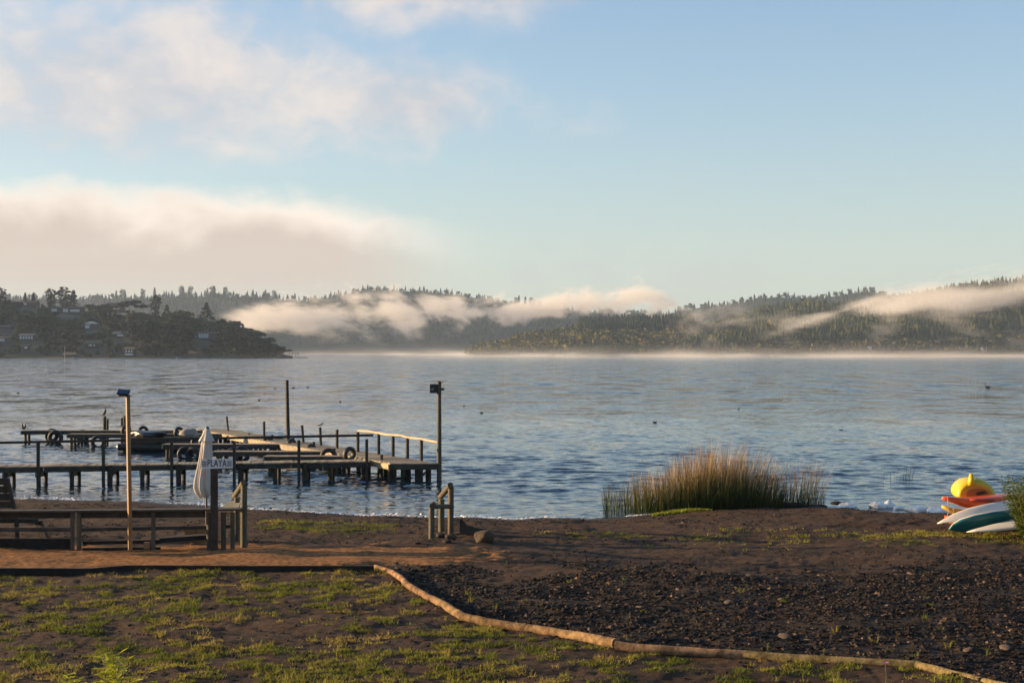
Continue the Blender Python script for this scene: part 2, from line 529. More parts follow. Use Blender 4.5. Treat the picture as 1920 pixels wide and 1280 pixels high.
# ripples: slopes straight from noise, so that they survive at a grazing view
def slopes(scale, detail, rough, stretch, off):
    a_ = noise(nt, v, scale, detail, rough, stretch=stretch, off=off)
    b_ = noise(nt, v, scale, detail, rough, stretch=stretch, off=(off[0] + 31.7, off[1] - 12.3, 0))
    return a_ - 0.5, b_ - 0.5
ax, ay = slopes(4.6, 4, 0.62, (0.38, 1, 1), (0, 0, 0))
bx, by = slopes(0.45, 6, 0.68, (0.34, 1, 1), (7, 3, 0))
cx_, cy_ = slopes(0.075, 6, 0.74, (2.6, 1, 1), (2, 9, 0))
g = (cx_ * 1.5 + 1.0)
far_ = yy.ss(60, 150)
sx = (ax * 0.40 + bx * far_ * 0.50) * g
sy = (ay * 0.80 + by * far_ * 1.0 + cy_ * yy.ss(55, 170) * 1.15) * g - far_ * 0.015
cn = new(nt, 'ShaderNodeCombineXYZ'); nt.links.new(sx.s, cn.inputs[0]); nt.links.new(sy.s, cn.inputs[1]); cn.inputs[2].default_value = 0
ge = new(nt, 'ShaderNodeNewGeometry')
ad = new(nt, 'ShaderNodeVectorMath', operation='ADD'); nt.links.new(ge.outputs['Normal'], ad.inputs[0]); nt.links.new(cn.outputs[0], ad.inputs[1])
nm = new(nt, 'ShaderNodeVectorMath', operation='NORMALIZE'); nt.links.new(ad.outputs[0], nm.inputs[0])
nt.links.new(nm.outputs[0], b.inputs['Normal'])
M['water'] = m
tag(obj('lake_water', me, m), kind='structure')

# ================================================================== hills
def interp_px(pts):
    a = np.array(pts, float)
    u, yv = (a[:, 0] - 960) / FPX, a[:, 1]
    return lambda U: np.interp(U, u, yv)


class Hill:
    """terrain whose ridge rises between a shore and a ridge distance"""
    def __init__(s, name, ridge, rs, rr, re, u0, u1, seed, pw=0.8, rough=5.0, shore=None, base=-1.5):
        s.ridge, s.rs, s.rr, s.re, s.u0, s.u1, s.seed, s.pw, s.rough, s.name, s.base = interp_px(ridge), rs, rr, re, u0, u1, seed, pw, rough, name, base
        s.shore = interp_px(shore) if shore else None
    def z(s, x, y):
        x = np.asarray(x, float); y = np.asarray(y, float)
        U = x / y
        rs = s.shore(U) if s.shore else s.rs
        rr = np.maximum(s.rr, rs + 60)
        zr = (HOR - s.ridge(U)) / FPX * rr + EYE
        t = (y - rs) / (rr - rs)
        up = np.where(t > 0, np.clip(t, 0, 1) ** s.pw, t * 0.5)
        dn = 1 - sst(0, 1, (y - rr) / (s.re - rr)) * 1.1
        n = (fbm(x / 90, y / 120, s.seed, 4) - 0.5) * 2
        z = zr * np.where(t < 1, up, dn) + n * s.rough * sst(0, 0.5, t) * (zr > 4) * (1 - 0.75 * sst(0.6, 1.0, t) * (t < 1.4))
        edge = sst(s.u0, s.u0 + 0.012, U) * sst(s.u1, s.u1 - 0.012, U)
        return np.maximum(s.base, z * edge + s.base * (1 - edge))
    def build(s, m, nr=70, nc=160):
        r0 = (min(s.shore(np.linspace(s.u0, s.u1, 50))) if s.shore else s.rs) - 40
        r = np.linspace(r0, s.re, nr); u = np.linspace(s.u0, s.u1, nc)
        U, R = np.meshgrid(u, r)
        me = fastmesh(s.name, np.stack([U * R, R, s.z(U * R, R)], -1).reshape(-1, 3), grid_faces(nr, nc), smooth=True)
        return tag(obj(s.name, me, m), kind='structure')
    def hit(s, px, py):
        """first point of the slope on the line of sight through (px, py)"""
        u = (px - 960) / FPX; q = (HOR - py) / FPX
        r = np.arange((s.rs if not s.shore else float(s.shore(np.array([u]))[0])) - 30, s.re, 2.0)
        d = s.z(u * r, r) - (EYE + q * r)
        i = np.argmax(d > 0)
        if d[i] <= 0: i = int(np.argmin(np.abs(r - s.rr)))
        return Vector((u * r[i], r[i], float(s.z(np.array([u * r[i]]), np.array([r[i]]))[0])))


headland = Hill('headland_hill', [(-1500, 420), (-700, 440), (-400, 500), (-150, 555), (0, 572), (50, 575), (100, 583), (160, 590), (230, 590), (300, 600), (350, 600), (400, 612), (450, 622), (490, 640), (520, 662), (534, 668), (560, 676)],  # left end of the ridge, out of view, is raised to shade the headland
                1000, 1330, 1900, -0.85, (548 - 960) / FPX, 101, 0.75, 5.0, shore=[(-1500, 850), (-600, 960), (0, 1000), (400, 990), (480, 1010), (530, 1080), (560, 1300)])
far_ridge = Hill('far_hills', [(-1500, 560), (-200, 556), (0, 560), (100, 562), (200, 560), (350, 556), (480, 556), (530, 562), (560, 566), (600, 560), (640, 554), (680, 544), (760, 545), (850, 553), (920, 562), (960, 572),
                 (1040, 578), (1120, 586), (1200, 590), (1260, 588), (1290, 579), (1350, 573), (1400, 566), (1440, 557), (1480, 558), (1530, 562), (1570, 555), (1620, 547), (1660, 552), (1720, 570), (1900, 580), (2400, 575), (3400, 570)],
                 3000, 3500, 4400, -0.7, 0.72, 202, 0.7, 9.0)
mid_ridge = Hill('wooded_point', [(862, 668), (880, 662), (900, 655), (940, 646), (980, 634), (1010, 628), (1060, 625), (1085, 612), (1120, 608), (1200, 606), (1290, 604), (1330, 625), (1380, 632), (1500, 640), (1700, 650)],
                 1800, 2050, 2450, (858 - 960) / FPX, 0.25, 303, 0.7, 4.0)
right_hill = Hill('right_hill', [(1180, 664), (1260, 650), (1300, 632), (1345, 615), (1390, 605), (1430, 590), (1470, 583), (1510, 577), (1560, 583), (1620, 580), (1700, 565), (1780, 552), (1850, 543), (1920, 533), (2100, 500), (2600, 480), (3600, 470)],
                  1750, 2280, 2750, (1170 - 960) / FPX, 0.80, 404, 0.72, 6.0)
M['forest_floor'] = mat('forest_floor', (0.024, 0.027, 0.0132), 0.95, 0.4, 0.03, None, 0, base2=(0.042, 0.039, 0.018))
for h_ in (headland, far_ridge, mid_ridge, right_hill): h_.build(M['forest_floor'])


# ---------------------------------------------------------------- far woods
def conifer_tpl(n, k, seed):
    r = np.random.default_rng(seed); V, F = [], []
    for i in range(n):
        z0 = 0.12 + 0.80 * i / n; z1 = min(1.0, z0 + 1.5 / n); w = 0.20 * (1 - i / n) ** 0.8 + 0.02
        b0 = len(V); V.append((0, 0, z1))
        for j in range(k):
            a = 2 * math.pi * (j + r.random() * 0.7) / k; q = w * (0.65 + 0.6 * r.random())
            V.append((math.cos(a) * q, math.sin(a) * q, z0 - 0.03 * r.random()))
        F += [(b0, b0 + 1 + j, b0 + 1 + (j + 1) % k) for j in range(k)]
    return np.array(V), np.array(F)


def clump_tpl(n, seed, size=0.17, sq=0.42, trunk=True):
    """crown of loose leaf clumps in a few lobes"""
    r = np.random.default_rng(seed); V, F = [], []
    nl = 5; L = [(r.normal(0, 0.16), r.normal(0, 0.16), 0.42 + 0.42 * r.random(), 0.18 + 0.12 * r.random()) for _ in range(nl)]
    for i in range(n):
        l = L[i % nl]; d = r.normal(size=3); d /= np.linalg.norm(d); d[2] = abs(d[2]) * 0.9 - 0.25
        c = np.array(l[:3]) + d * l[3] * (0.7 + 0.35 * r.random())
        a = r.normal(size=3); a /= np.linalg.norm(a); b_ = np.cross(a, d); b_ /= (np.linalg.norm(b_) + 1e-6)
        s_ = size * (0.6 + 0.8 * r.random())
        b0 = len(V); V += [c + a * s_, c + b_ * s_ * 0.8, c - a * s_ * 0.9, c - b_ * s_ * 0.8]
        F += [(b0, b0 + 1, b0 + 2), (b0, b0 + 2, b0 + 3)]
    return np.array(V), np.array(F)


def merge_tpl(tpls, pos, hs, ws, rot, tint, pick):
    Vs, Fs, Ts = [], [], []; base = 0
    for k, (tv, tf) in enumerate(tpls):
        idx = np.where(pick == k)[0]
        if len(idx) == 0: continue
        c_, s_ = np.cos(rot[idx])[:, None], np.sin(rot[idx])[:, None]
        x = (tv[None, :, 0] * c_ - tv[None, :, 1] * s_) * ws[idx, None]; y = (tv[None, :, 0] * s_ + tv[None, :, 1] * c_) * ws[idx, None]
        z = tv[None, :, 2] * hs[idx, None]
        V = np.stack([x + pos[idx, 0:1], y + pos[idx, 1:2], z + pos[idx, 2:3]], -1).reshape(-1, 3)
        F = (tf[None] + (np.arange(len(idx)) * len(tv))[:, None, None]).reshape(-1, 3) + base
        Vs.append(V); Fs.append(F); Ts.append(np.repeat(tint[idx], len(tv))); base += len(V)
    return np.concatenate(Vs), np.concatenate(Fs), np.concatenate(Ts)


M['foliage'] = mat('far_foliage', (1, 1, 1), 0.85, 0.3, 0.25, None, 0, spec=0.15, attr='tint',
                   attr_cols=[(0.0, (0.008, 0.014, 0.009)), (0.35, (0.017, 0.026, 0.011)), (0.62, (0.05, 0.056, 0.014)), (0.85, (0.12, 0.10, 0.022)), (1.0, (0.15, 0.10, 0.045))])
CON = [conifer_tpl(4, 5, i) for i in range(4)]
BRO = [clump_tpl(16, i + 50, 0.26) for i in range(4)]


def forest(name, hill, n, u0, u1, t0, t1, h0, h1, conf=1.0, seed=1, tint0=0.1, tint1=0.4, w=1.0, dens=None, label=None):
    r = np.random.default_rng(seed)
    U = u0 + (u1 - u0) * r.random(n); T = t0 + (t1 - t0) * r.random(n)
    rs = hill.shore(U) if hill.shore else hill.rs
    R = rs + (hill.rr - rs) * T
    x, y = U * R, R; z = hill.z(x, y)
    keep = z > 0.3
    if dens is not None: keep &= r.random(n) < dens(U, T, x, y)
    x, y, z, U, T = x[keep], y[keep], z[keep], U[keep], T[keep]; n = len(x)
    H = h0 + (h1 - h0) * r.random(n) ** 2.4
    isb = r.random(n) > conf
    pick = np.where(isb, 4 + r.integers(0, 4, n), r.integers(0, 4, n))
    H = np.where(isb, H * 0.75, H)
    ti = tint0 + (tint1 - tint0) * np.clip(r.random(n) * 0.6 + fbm(x / 60, y / 60, seed, 3) * 0.8 - 0.2, 0, 1) + np.where(isb, 0.12, 0)
    V, F, Tt = merge_tpl(CON + BRO, np.stack([x, y, z - 0.5], -1), H, H * w * np.where(isb, 1.1, 1.0) * (0.8 + 0.5 * r.random(n)), r.random(n) * 6.28, np.clip(ti, 0, 1), pick)
    o = obj(name, fastmesh(name, V, F, {'tint': Tt}), M['foliage'])
    return tag(o, label, 'woodland', kind='stuff')


HOUSE_PX = [(128, 588), (56, 574), (221, 581), (173, 616), (54, 637), (9, 644), (12, 616), (52, 654), (177, 650), (230, 631), (246, 666), (382, 636), (363, 666), (133, 670)]


def clear_of_houses(x, y):
    px = 960 + x / y * FPX; py = HOR - (headland.z(x, y) - EYE) / y * FPX; k = np.ones(len(x))
    for hx, hy in HOUSE_PX: k *= 1 - ((np.abs(px - hx) < (30 if hx in (128, 382) else 17)) & (py - hy > -3) & (py - hy < 15))
    return k


forest('far_forest', far_ridge, 9500, -0.40, 0.40, 0.05, 1.06, 7, 19, 0.8, 3, 0.10, 0.45, 1.15, label='hazy conifer forest covering the far hills across the lake')
forest('point_forest', mid_ridge, 4200, (866 - 960) / FPX, (1400 - 960) / FPX, 0.0, 1.05, 6, 13, 0.25, 4, 0.38, 0.92, 1.15,
       dens=lambda U, T, x, y: 0.35 + 0.65 * (T < 0.95), label='olive and golden woodland on the low wooded point')  # golden end of the tints stands for low sun on the trees
forest('point_pine_wood', mid_ridge, 900, (1086 - 960) / FPX, (1300 - 960) / FPX, 0.55, 1.05, 12, 17, 1.0, 5, 0.0, 0.25, 1.0, label='dark pine plantation on top of the wooded point')
forest('hill_forest', right_hill, 9500, (1240 - 960) / FPX, 0.42, 0.12, 1.05, 9, 21, 0.88, 6, 0.25, 0.72, 1.05, label='dense conifer forest on the misty hill across the lake')  # tints brightened in place of sunlight on this slope
forest('shore_woodland', right_hill, 2600, (1200 - 960) / FPX, 0.42, 0.0, 0.22, 5, 11, 0.25, 7, 0.35, 0.95, 1.15, label='olive and golden shrubs and trees along the foot of the misty hill')
forest('headland_undergrowth', headland, 5200, -0.62, (530 - 960) / FPX, 0.0, 1.05, 3.0, 7.5, 0.08, 8, 0.0, 0.38, 1.2, dens=lambda U, T, x, y: clear_of_houses(x, y), label='dark scrub and low trees covering the headland slope')

# ================================================================== haze and fog
def volbox(name, x0, x1, y0, y1, z0, z1, m, label, cat):
    b_ = MB().box(((x0 + x1) / 2, (y0 + y1) / 2, (z0 + z1) / 2), (x1 - x0, y1 - y0, z1 - z0))
    return tag(b_.obj(name, m), label, cat, kind='stuff')


def volmat(name, color, dens, aniso=0.3, step=1.0):
    m = bpy.data.materials.new(name); m.use_nodes = True; nt = m.node_tree; nt.nodes.clear()
    v = new(nt, 'ShaderNodeVolumePrincipled'); o = new(nt, 'ShaderNodeOutputMaterial')
    nt.links.new(v.outputs[0], o.inputs['Volume'])
    v.inputs['Color'].default_value = (*color, 1); v.inputs['Anisotropy'].default_value = aniso
    if isinstance(dens, float): v.inputs['Density'].default_value = dens
    else:
        tc = new(nt, 'ShaderNodeTexCoord'); sp = new(nt, 'ShaderNodeSeparateXYZ'); nt.links.new(tc.outputs['Object'], sp.inputs[0])
        x, y, z = (X(nt, s) for s in sp.outputs)
        nt.links.new(dens(nt, tc.outputs['Object'], x, y, z).s, v.inputs['Density'])
    m.cycles.volume_step_rate = step
    return m


HAZE = True
if HAZE:
    volbox('haze', -2750, 2750, -150, 4650, -3.0, 330, volmat('haze', (0.60, 0.76, 0.98), 0.00007, 0.1), 'thin blue morning haze over the whole lake', 'haze')


def d_main(nt, v, x, y, z):
    n = noise(nt, v, 1 / 62, 6, 0.68, stretch=(1, 0.10, 1.6), dist=0.35)
    # column seen along the lake: centre line and half height along x
    u = (x / y) * FPX + 960.0                       # bearing of the point from the beach
    h = ((u - 560) / 150); g1 = ((h * h) * -1.0)._m('EXPONENT')
    h = ((u - 745) / 90); g2 = ((h * h) * -1.0)._m('EXPONENT')
    h = ((u - 900) / 110); g3 = ((h * h) * -1.0)._m('EXPONENT')
    h = ((u - 1100) / 80); g4 = ((h * h) * -1.0)._m('EXPONENT')
    h = ((u - 1215) / 55); g5 = ((h * h) * -1.0)._m('EXPONENT')
    half = (g1 * 32 + g2 * 34 + g3 * 24 + g4 * 26 + g5 * 24).max(4.0)
    cz = g1 * 0.0 + 74.0 + g2 * 6.0 + g4 * 14.0 + g5 * 20.0 + (u - 700) * 0.012
    e = 1.0 - ((z - cz) / half).abs()
    ends = u.ss(400, 470) * u.ss(1310, 1240)
    return ((e + (n - 0.5) * 6.5).ss(0.0, 1.5)) * ends * y.ss(2420, 2500) * y.ss(2800, 2700) * 0.010


volbox('fog_bank', -640, 420, 2400, 2820, 14, 150, volmat('fog_bank', (0.90, 0.86, 0.83), d_main, 0.0, 0.25), 'long pale fog bank drifting in front of the far hills', 'fog')


def d_right(nt, v, x, y, z):
    n = noise(nt, v, 1 / 55, 6, 0.68, stretch=(0.75, 0.10, 1.3), dist=0.4)
    n2 = noise(nt, v, 1 / 150, 3, 0.5, stretch=(1, 0.15, 0.8), off=(3.1, 0.2, 5.0))
    u = (x / y) * FPX + 960.0
    q = z * FPX / y                                  # height as seen from the beach
    line = (u - 1560) * 0.135 + 76.0
    e = 1.0 - ((q - line) / (19.0 + (u - 1500).max(0.0) * 0.03)).abs()
    bank = (e + (n - 0.5) * 9.0 + (n2 - 0.5) * 3.0).ss(0.0, 2.0) * u.ss(1500, 1660)
    streak = (u - 1400) * 0.33 + 25.0
    e2 = 1.0 - ((q - streak) / 16.0).abs()
    w2 = (e2 + (n - 0.5) * 6.0).ss(0.2, 1.4) * u.ss(1400, 1470) * u.ss(1700, 1600)
    wisps = (n * 0.65 + n2 * 0.35).ss(0.50, 0.66) * (q * -1.0 + 110.0).ss(0.0, 70.0)
    return (bank * 0.0062 + w2 * 0.0045 + wisps * 0.0065) * u.ss(1240, 1330) * y.ss(1720, 1800) * y.ss(2300, 2200)


volbox('fog_streamers', 180, 900, 1700, 2320, 3.5, 165, volmat('fog_streamers', (0.90, 0.86, 0.83), d_right, 0.0, 0.25), 'pinkish fog streaming down the forested hill on the right shore', 'fog')


def d_mist(nt, v, x, y, z):
    n = noise(nt, v, 1 / 60, 4, 0.6, stretch=(1, 0.3, 5))
    hfall = (z * -0.34)._m('EXPONENT')
    return (n.ss(0.38, 0.64) * hfall * (y.ss(380, 1300) * 0.9 + 0.0)) * (x / y).ss(-0.22, 0.02).__mul__(0.94).__add__(0.06) * 0.0032


volbox('steam_fog', -900, 1400, 360, 2990, 0.12, 12, volmat('steam_fog', (0.96, 0.93, 0.91), d_mist, 0.0, 0.25), 'low white mist steaming off the far side of the lake', 'mist')

# ================================================================== edging of the beds
def log_piece(name, a, b, ra, rb, m, seed, bend=0.0, n=7, dz=0.0):
    r = random.Random(seed); mb = MB()
    a, b = Vector(a), Vector(b); side_ = (b - a).cross(Vector((0, 0, 1))).normalized()
    L = (b - a).length
    c = a.lerp(b, 0.5)
    pts, rs = [], []
    for i in range(n + 1):
        t = i / n
        p = a.lerp(b, t) + side_ * (bend * math.sin(math.pi * t) + r.uniform(-1, 1) * 0.008) + Vector((0, 0, r.uniform(-1, 1) * 0.006))
        pts.append(p - c); rs.append((ra + (rb - ra) * t) * r.uniform(0.97, 1.03))
    mb.tube(pts, rs, 12)
    return mb.obj(name, m, smooth=True, loc=c)


LG = [((703, 1065), (759, 1096), 0.055, 0.066, -0.10, 'short pale bent log at the upper end of the log edging, touching the dark board'),
      ((759, 1096), (814, 1129), 0.066, 0.070, 0.02, 'second log down the curving edging, pale, below the bent one'),
      ((814, 1129), (866, 1161), 0.072, 0.078, -0.02, 'third log down the edging, short and pale, ending at a dark crack'),
      ((866, 1161), (984, 1182), 0.078, 0.076, 0.05, 'fourth log of the edging, smooth and pale, beside the crushed slate'),
      ((984, 1182), (1151, 1213), 0.074, 0.086, -0.05, 'fifth log of the edging, thick and rough with a dark joint at its upper end'),
      ((1153, 1217), (1394, 1233), 0.078, 0.070, 0.03, 'sixth log of the edging, darker brown, with a crack where it starts'),
      ((1394, 1233), (1722, 1251), 0.075, 0.062, 0.02, 'longest brown log of the edging, lying behind the pink flower'),
      ((1720, 1252), (1960, 1312), 0.062, 0.07, 0.0, 'last log of the edging, slanting out of the corner beyond the pink flower')]
for i, (a, b, ra, rb, bd, lb) in enumerate(LG):
    A, B = G(*a), G(*b); A.z += ra * 0.7; B.z += rb * 0.7
    ra *= 0.84; rb *= 0.84; A.z -= 0.012; B.z -= 0.012
    B += (B - A).normalized() * 0.035
    o = log_piece('edging_log', A, B, ra, rb, M['log'], i + 3, bd)
    tag(o, lb, 'log', 'logs edging the slate bed')

for i, (x0, y0, x1, y1, lb) in enumerate([
        (-120, 1073, 172, 1074, 'dark timber board edging the sandy path, at the picture edge'),
        (172, 1074, 240, 1068, 'short dark timber board set at a slight angle in the path edging'),
        (240, 1068, 476, 1069, 'long dark timber board edging the sandy path below the tall amber post'),
        (476, 1069, 702, 1069, 'dark timber board edging the sandy path and touching the pale bent log')]):
    A, B = G(x0, y0), G(x1, y1)
    A.z = A.z + 0.035; B.z = B.z + 0.035; A.y -= 0.1; B.y -= 0.1
    o = MB().beam((0, 0, 0), B - A, 0.05, 0.13).obj('edging_board', M['edge'], loc=A)
    tag(o, lb, 'board', 'dark boards edging the sandy path')

# ================================================================== slate bed, stones
def stones_mesh(name, x, y, size, seed, flat=0.5, tint=None, sink=0.35):
    r = np.random.default_rng(seed); n = len(x)
    z = gz(x, y)
    base = np.array([(1, 0, 0), (0, 1, 0), (-1, 0, 0), (0, -1, 0), (0.2, 0.1, 1), (-0.1, 0, -1)], float)
    F0 = np.array([(0, 1, 4), (1, 2, 4), (2, 3, 4), (3, 0, 4), (1, 0, 5), (2, 1, 5), (3, 2, 5), (0, 3, 5)])
    V = base[None] * (0.65 + 0.7 * r.random((n, 6, 3)))
    V[:, :, 2] += r.normal(0, 0.15, (n, 6))
    fl = flat * (0.5 + r.random(n))
    V[:, :, 2] *= fl[:, None]
    V[:, :, 0] *= (1.0 + 0.6 * r.random(n))[:, None]
    V *= size[:, None, None] * 0.5
    # tilt and turn
    tx = r.normal(0, 0.28, n); cz, sz = np.cos(tx), np.sin(tx)
    y2 = V[:, :, 1] * cz[:, None] - V[:, :, 2] * sz[:, None]; z2 = V[:, :, 1] * sz[:, None] + V[:, :, 2] * cz[:, None]
    a = r.random(n) * 6.28; c_, s_ = np.cos(a)[:, None], np.sin(a)[:, None]
    X_ = V[:, :, 0] * c_ - y2 * s_; Y_ = V[:, :, 0] * s_ + y2 * c_
    W = np.stack([X_ + x[:, None], Y_ + y[:, None], z2 + (z + size * fl * (0.5 - sink))[:, None]], -1).reshape(-1, 3)
    F = (F0[None] + (np.arange(n) * 6)[:, None, None]).reshape(-1, 3)
    t = r.random(n) ** 2.5 if tint is None else tint
    return fastmesh(name, W, F, {'tint': np.repeat(t, 6)})


M['slate'] = mat('crushed_slate', (1, 1, 1), 0.8, 0.25, 20, None, 0, spec=0.15, attr='tint',
                 attr_cols=[(0.0, (0.013, 0.009, 0.0065)), (0.5, (0.034, 0.023, 0.015)), (0.85, (0.08, 0.052, 0.034)), (1.0, (0.18, 0.11, 0.07))])
r3 = np.random.default_rng(21)
N = 135000
yy_ = 15.5 + 14 * r3.random(N); xx_ = -3.2 + 16.5 * r3.random(N)
kp = r3.random(N) < grav_mask(xx_, yy_) * np.clip(0.12 + 1.0 * sst(27.5, 23, yy_), 0, 1) * (0.35 + 0.65 * sst(0.3, 0.5, fbm(xx_ * 0.9, yy_ * 1.1, 75, 3))) * (xx_ < yy_ * 0.40 + 2)
xx_, yy_ = xx_[kp], yy_[kp]
sz_ = 0.018 + 0.075 * r3.random(len(xx_)) ** 3.2
tag(obj('slate_gravel', stones_mesh('slate_gravel', xx_, yy_, sz_, 5), M['slate']), 'crushed dark slate covering the bed on the right', 'gravel', kind='stuff')
# pebbles and grit elsewhere
N = 120000
yy_ = 13 + 26 * r3.random(N); xx_ = (r3.random(N) * 2 - 1) * (yy_ * 0.38 + 1)
kp = (shore_y(xx_) - yy_ > 0.1) & (fbm(xx_ * 1.3, yy_ * 2.5, 77, 3) + 0.3 * r3.random(N) > 0.62) & (r3.random(N) < 0.35 + 0.75 * sst(5, 2, shore_y(xx_) - yy_) + 0.3 * sst(29.2, 30, yy_)) & (path_mask(xx_, yy_) < 0)
xx_, yy_ = xx_[kp], yy_[kp]
sz_ = 0.012 + 0.055 * r3.random(len(xx_)) ** 4
tag(obj('beach_pebbles', stones_mesh('beach_pebbles', xx_, yy_, sz_, 6), M['slate']), 'grit and small pebbles strewn over the beach soil', 'pebbles', kind='stuff')


def rock(name, size, m, seed, parent=None, sub=3, rough=0.25):
    import bmesh
    bm_ = bmesh.new(); bmesh.ops.create_icosphere(bm_, subdivisions=sub, radius=0.5)
    V = np.array([v.co[:] for v in bm_.verts]); r = np.random.default_rng(seed)
    # flatten along random planes to give facets
    for k in range(7):
        d = r.normal(size=3); d /= np.linalg.norm(d); h = 0.30 + 0.16 * r.random()
        q = V @ d; V = V - np.outer(np.maximum(q - h, 0) * 0.9, d)
    V *= (1 + rough * (fbm(V[:, 0] * 4 + seed, V[:, 1] * 4 + V[:, 2] * 3, seed, 3) - 0.5))[:, None]
    V *= np.array(size)[None]
    for v, c in zip(bm_.verts, V): v.co = c
    me = bpy.data.meshes.new(name); bm_.to_mesh(me); bm_.free()
    me.polygons.foreach_set("use_smooth", [True] * len(me.polygons))
    return obj(name, me, m, parent)


M['rock'] = mat('brown_rock', (0.0576, 0.0342, 0.018), 0.85, 0.4, 5, None, 0.9, 20)
M['rock_dark'] = mat('dark_rock', (0.025, 0.021, 0.019), 0.8, 0.4, 6, None, 0.8, 20)
M['rock_tan'] = mat('tan_stone', (0.096, 0.064, 0.044), 0.85, 0.3, 9, None, 0.5, 30)
def put_rock(name, px, py, size, m, seed, label, cat='stone', group=None, lift=0.25, rz=0):
    o = rock(name, size, m, seed); p = G(px, py); p.z += size[2] * lift
    o.location = p; o.rotation_euler = (0, 0, rz)
    return tag(o, label, cat, group)


put_rock('boulder', 905, 1016, (0.50, 0.42, 0.34), M['rock'], 4, 'rounded brown boulder with one lit side beside the round railing', 'boulder', lift=0.30)
put_rock('stone', 845, 1012, (0.26, 0.22, 0.16), M['rock'], 8, 'brown stone wedged at the foot of the round railing', lift=0.35)
put_rock('stone', 826, 1008, (0.20, 0.18, 0.14), M['rock_dark'], 9, 'small black stone leaning on the lowest post of the round railing', lift=0.35)
put_rock('stone', 838, 1018, (0.20, 0.16, 0.10), M['rock_dark'], 12, 'flat grey stone in front of the stones at the round railing', lift=0.3)
put_rock('stone', 782, 1019, (0.16, 0.12, 0.06), M['rock_dark'], 10, 'single flat stone lying on the sandy mound left of the round railing')
put_rock('stone', 742, 1058, (0.12, 0.10, 0.07), M['rock_dark'], 11, 'dark stone lying just above the bend of the pale log')
slab = MB()
prof = [(0, 0.0), (0.0, 0.30), (0.05, 0.34), (0.16, 0.20), (0.34, 0.14), (0.62, 0.10), (0.70, 0.02), (0.62, -0.05), (0.1, -0.05)]
slab.add([(x, -0.06, z) for x, z in prof] + [(x * 0.97, 0.07, z * 0.94) for x, z in prof],
         [tuple(reversed(range(len(prof)))), tuple(range(len(prof), 2 * len(prof)))] + [(i, (i + 1) % len(prof), len(prof) + (i + 1) % len(prof), len(prof) + i) for i in range(len(prof))])
o = slab.obj('driftwood_slab', M['wood_dark'], recalc=True); p = G(862, 1002); o.location = p + Vector((0, 0, 0.02)); tag(o, 'black pointed driftwood slab lying behind the brown boulder', 'driftwood')

BIG = [(1365, 1131), (1260, 1178), (1307, 1200), (1498, 1153), (1472, 1195), (1640, 1188), (1660, 1155), (1508, 1226), (1517, 1224), (1700, 1222), (1815, 1220), (1773, 1251),
       (1885, 1216), (1390, 1213), (1550, 1090), (1610, 1097), (1405, 1080), (1500, 1160), (1200, 1140), (1130, 1150), (1240, 1120), (1900, 1256)][::2]
bs = [rock('gravel_stone', (1, 1, 1), M[('rock_tan', 'rock_dark', 'rock_tan')[k]], 30 + k, sub=2) for k in range(3)]
for i, (px, py) in enumerate(BIG):
    o = bs[i] if i < 3 else bs[i % 3].copy()
    if i >= 3: col.objects.link(o)
    rr_ = random.Random(i); p = G(px, py); s_ = 0.09 + 0.07 * rr_.random()
    o.scale = (s_ * 1.4, s_, s_ * 0.38); o.location = p + Vector((0, 0, s_ * 0.15)); o.rotation_euler = (0.2, 0.1, rr_.random() * 6)
    tag(o, 'larger angular stone standing out of the crushed slate', 'stone', 'larger stones in the slate bed')

# ================================================================== grass and small plants
M['grass'] = mat('short_grass', (1, 1, 1), 0.7, 0.2, 3, None, 0, spec=0.25, trans=0.35, attr='tint',
                 attr_cols=[(0.0, (0.040, 0.062, 0.010)), (0.45, (0.135, 0.155, 0.014)), (0.75, (0.26, 0.23, 0.036)), (1.0, (0.38, 0.26, 0.085))])


def blades(name, tx, ty, nb, h, spread, w, seed, tint, lean=0.5, label=None, cat='grass', stuff=True, loc=None, m=None):
    """tufts of thin two-segment blades"""
    r = np.random.default_rng(seed); n = len(tx)
    T = np.repeat(np.arange(n), nb); k = len(T)
    a = r.random(k) * 6.28; rad_ = spread[T] * np.sqrt(r.random(k))
    x = tx[T] + np.cos(a) * rad_; y = ty[T] + np.sin(a) * rad_
    z = gz(x, y) - 0.005
    H = h[T] * (0.45 + 0.75 * r.random(k)); le = lean * H * (0.3 + r.random(k)); b_ = a + r.normal(0, 0.7, k)
    dxn, dyn = np.cos(b_) * le, np.sin(b_) * le
    pa = r.random(k) * 3.14; wx_, wy_ = np.cos(pa) * w * 0.5, np.sin(pa) * w * 0.5
    V = np.stack([np.stack([x - wx_, y - wy_, z], -1), np.stack([x + wx_, y + wy_, z], -1),
                  np.stack([x + dxn * 0.4 + wx_ * 0.8, y + dyn * 0.4 + wy_ * 0.8, z + H * 0.62], -1), np.stack([x + dxn * 0.4 - wx_ * 0.8, y + dyn * 0.4 - wy_ * 0.8, z + H * 0.62], -1),
                  np.stack([x + dxn, y + dyn, z + H], -1)], 1).reshape(-1, 3)
    F = np.array([(0, 1, 2), (0, 2, 3), (3, 2, 4)])[None] + (np.arange(k) * 5)[:, None, None]
    ti = np.clip(tint[T] + r.normal(0, 0.10, k), 0, 1)
    o = obj(name, fastmesh(name, V, F.reshape(-1, 3), {'tint': np.repeat(ti, 5)}), m or M['grass'])
    return tag(o, label, cat, kind='stuff' if stuff else None)


def tufts(n, x0, x1, y0, y1, dens, seed):
    r = np.random.default_rng(seed)
    x = x0 + (x1 - x0) * r.random(n); y = y0 + (y1 - y0) * r.random(n)
    k = r.random(n) < dens(x, y)
    return x[k], y[k]


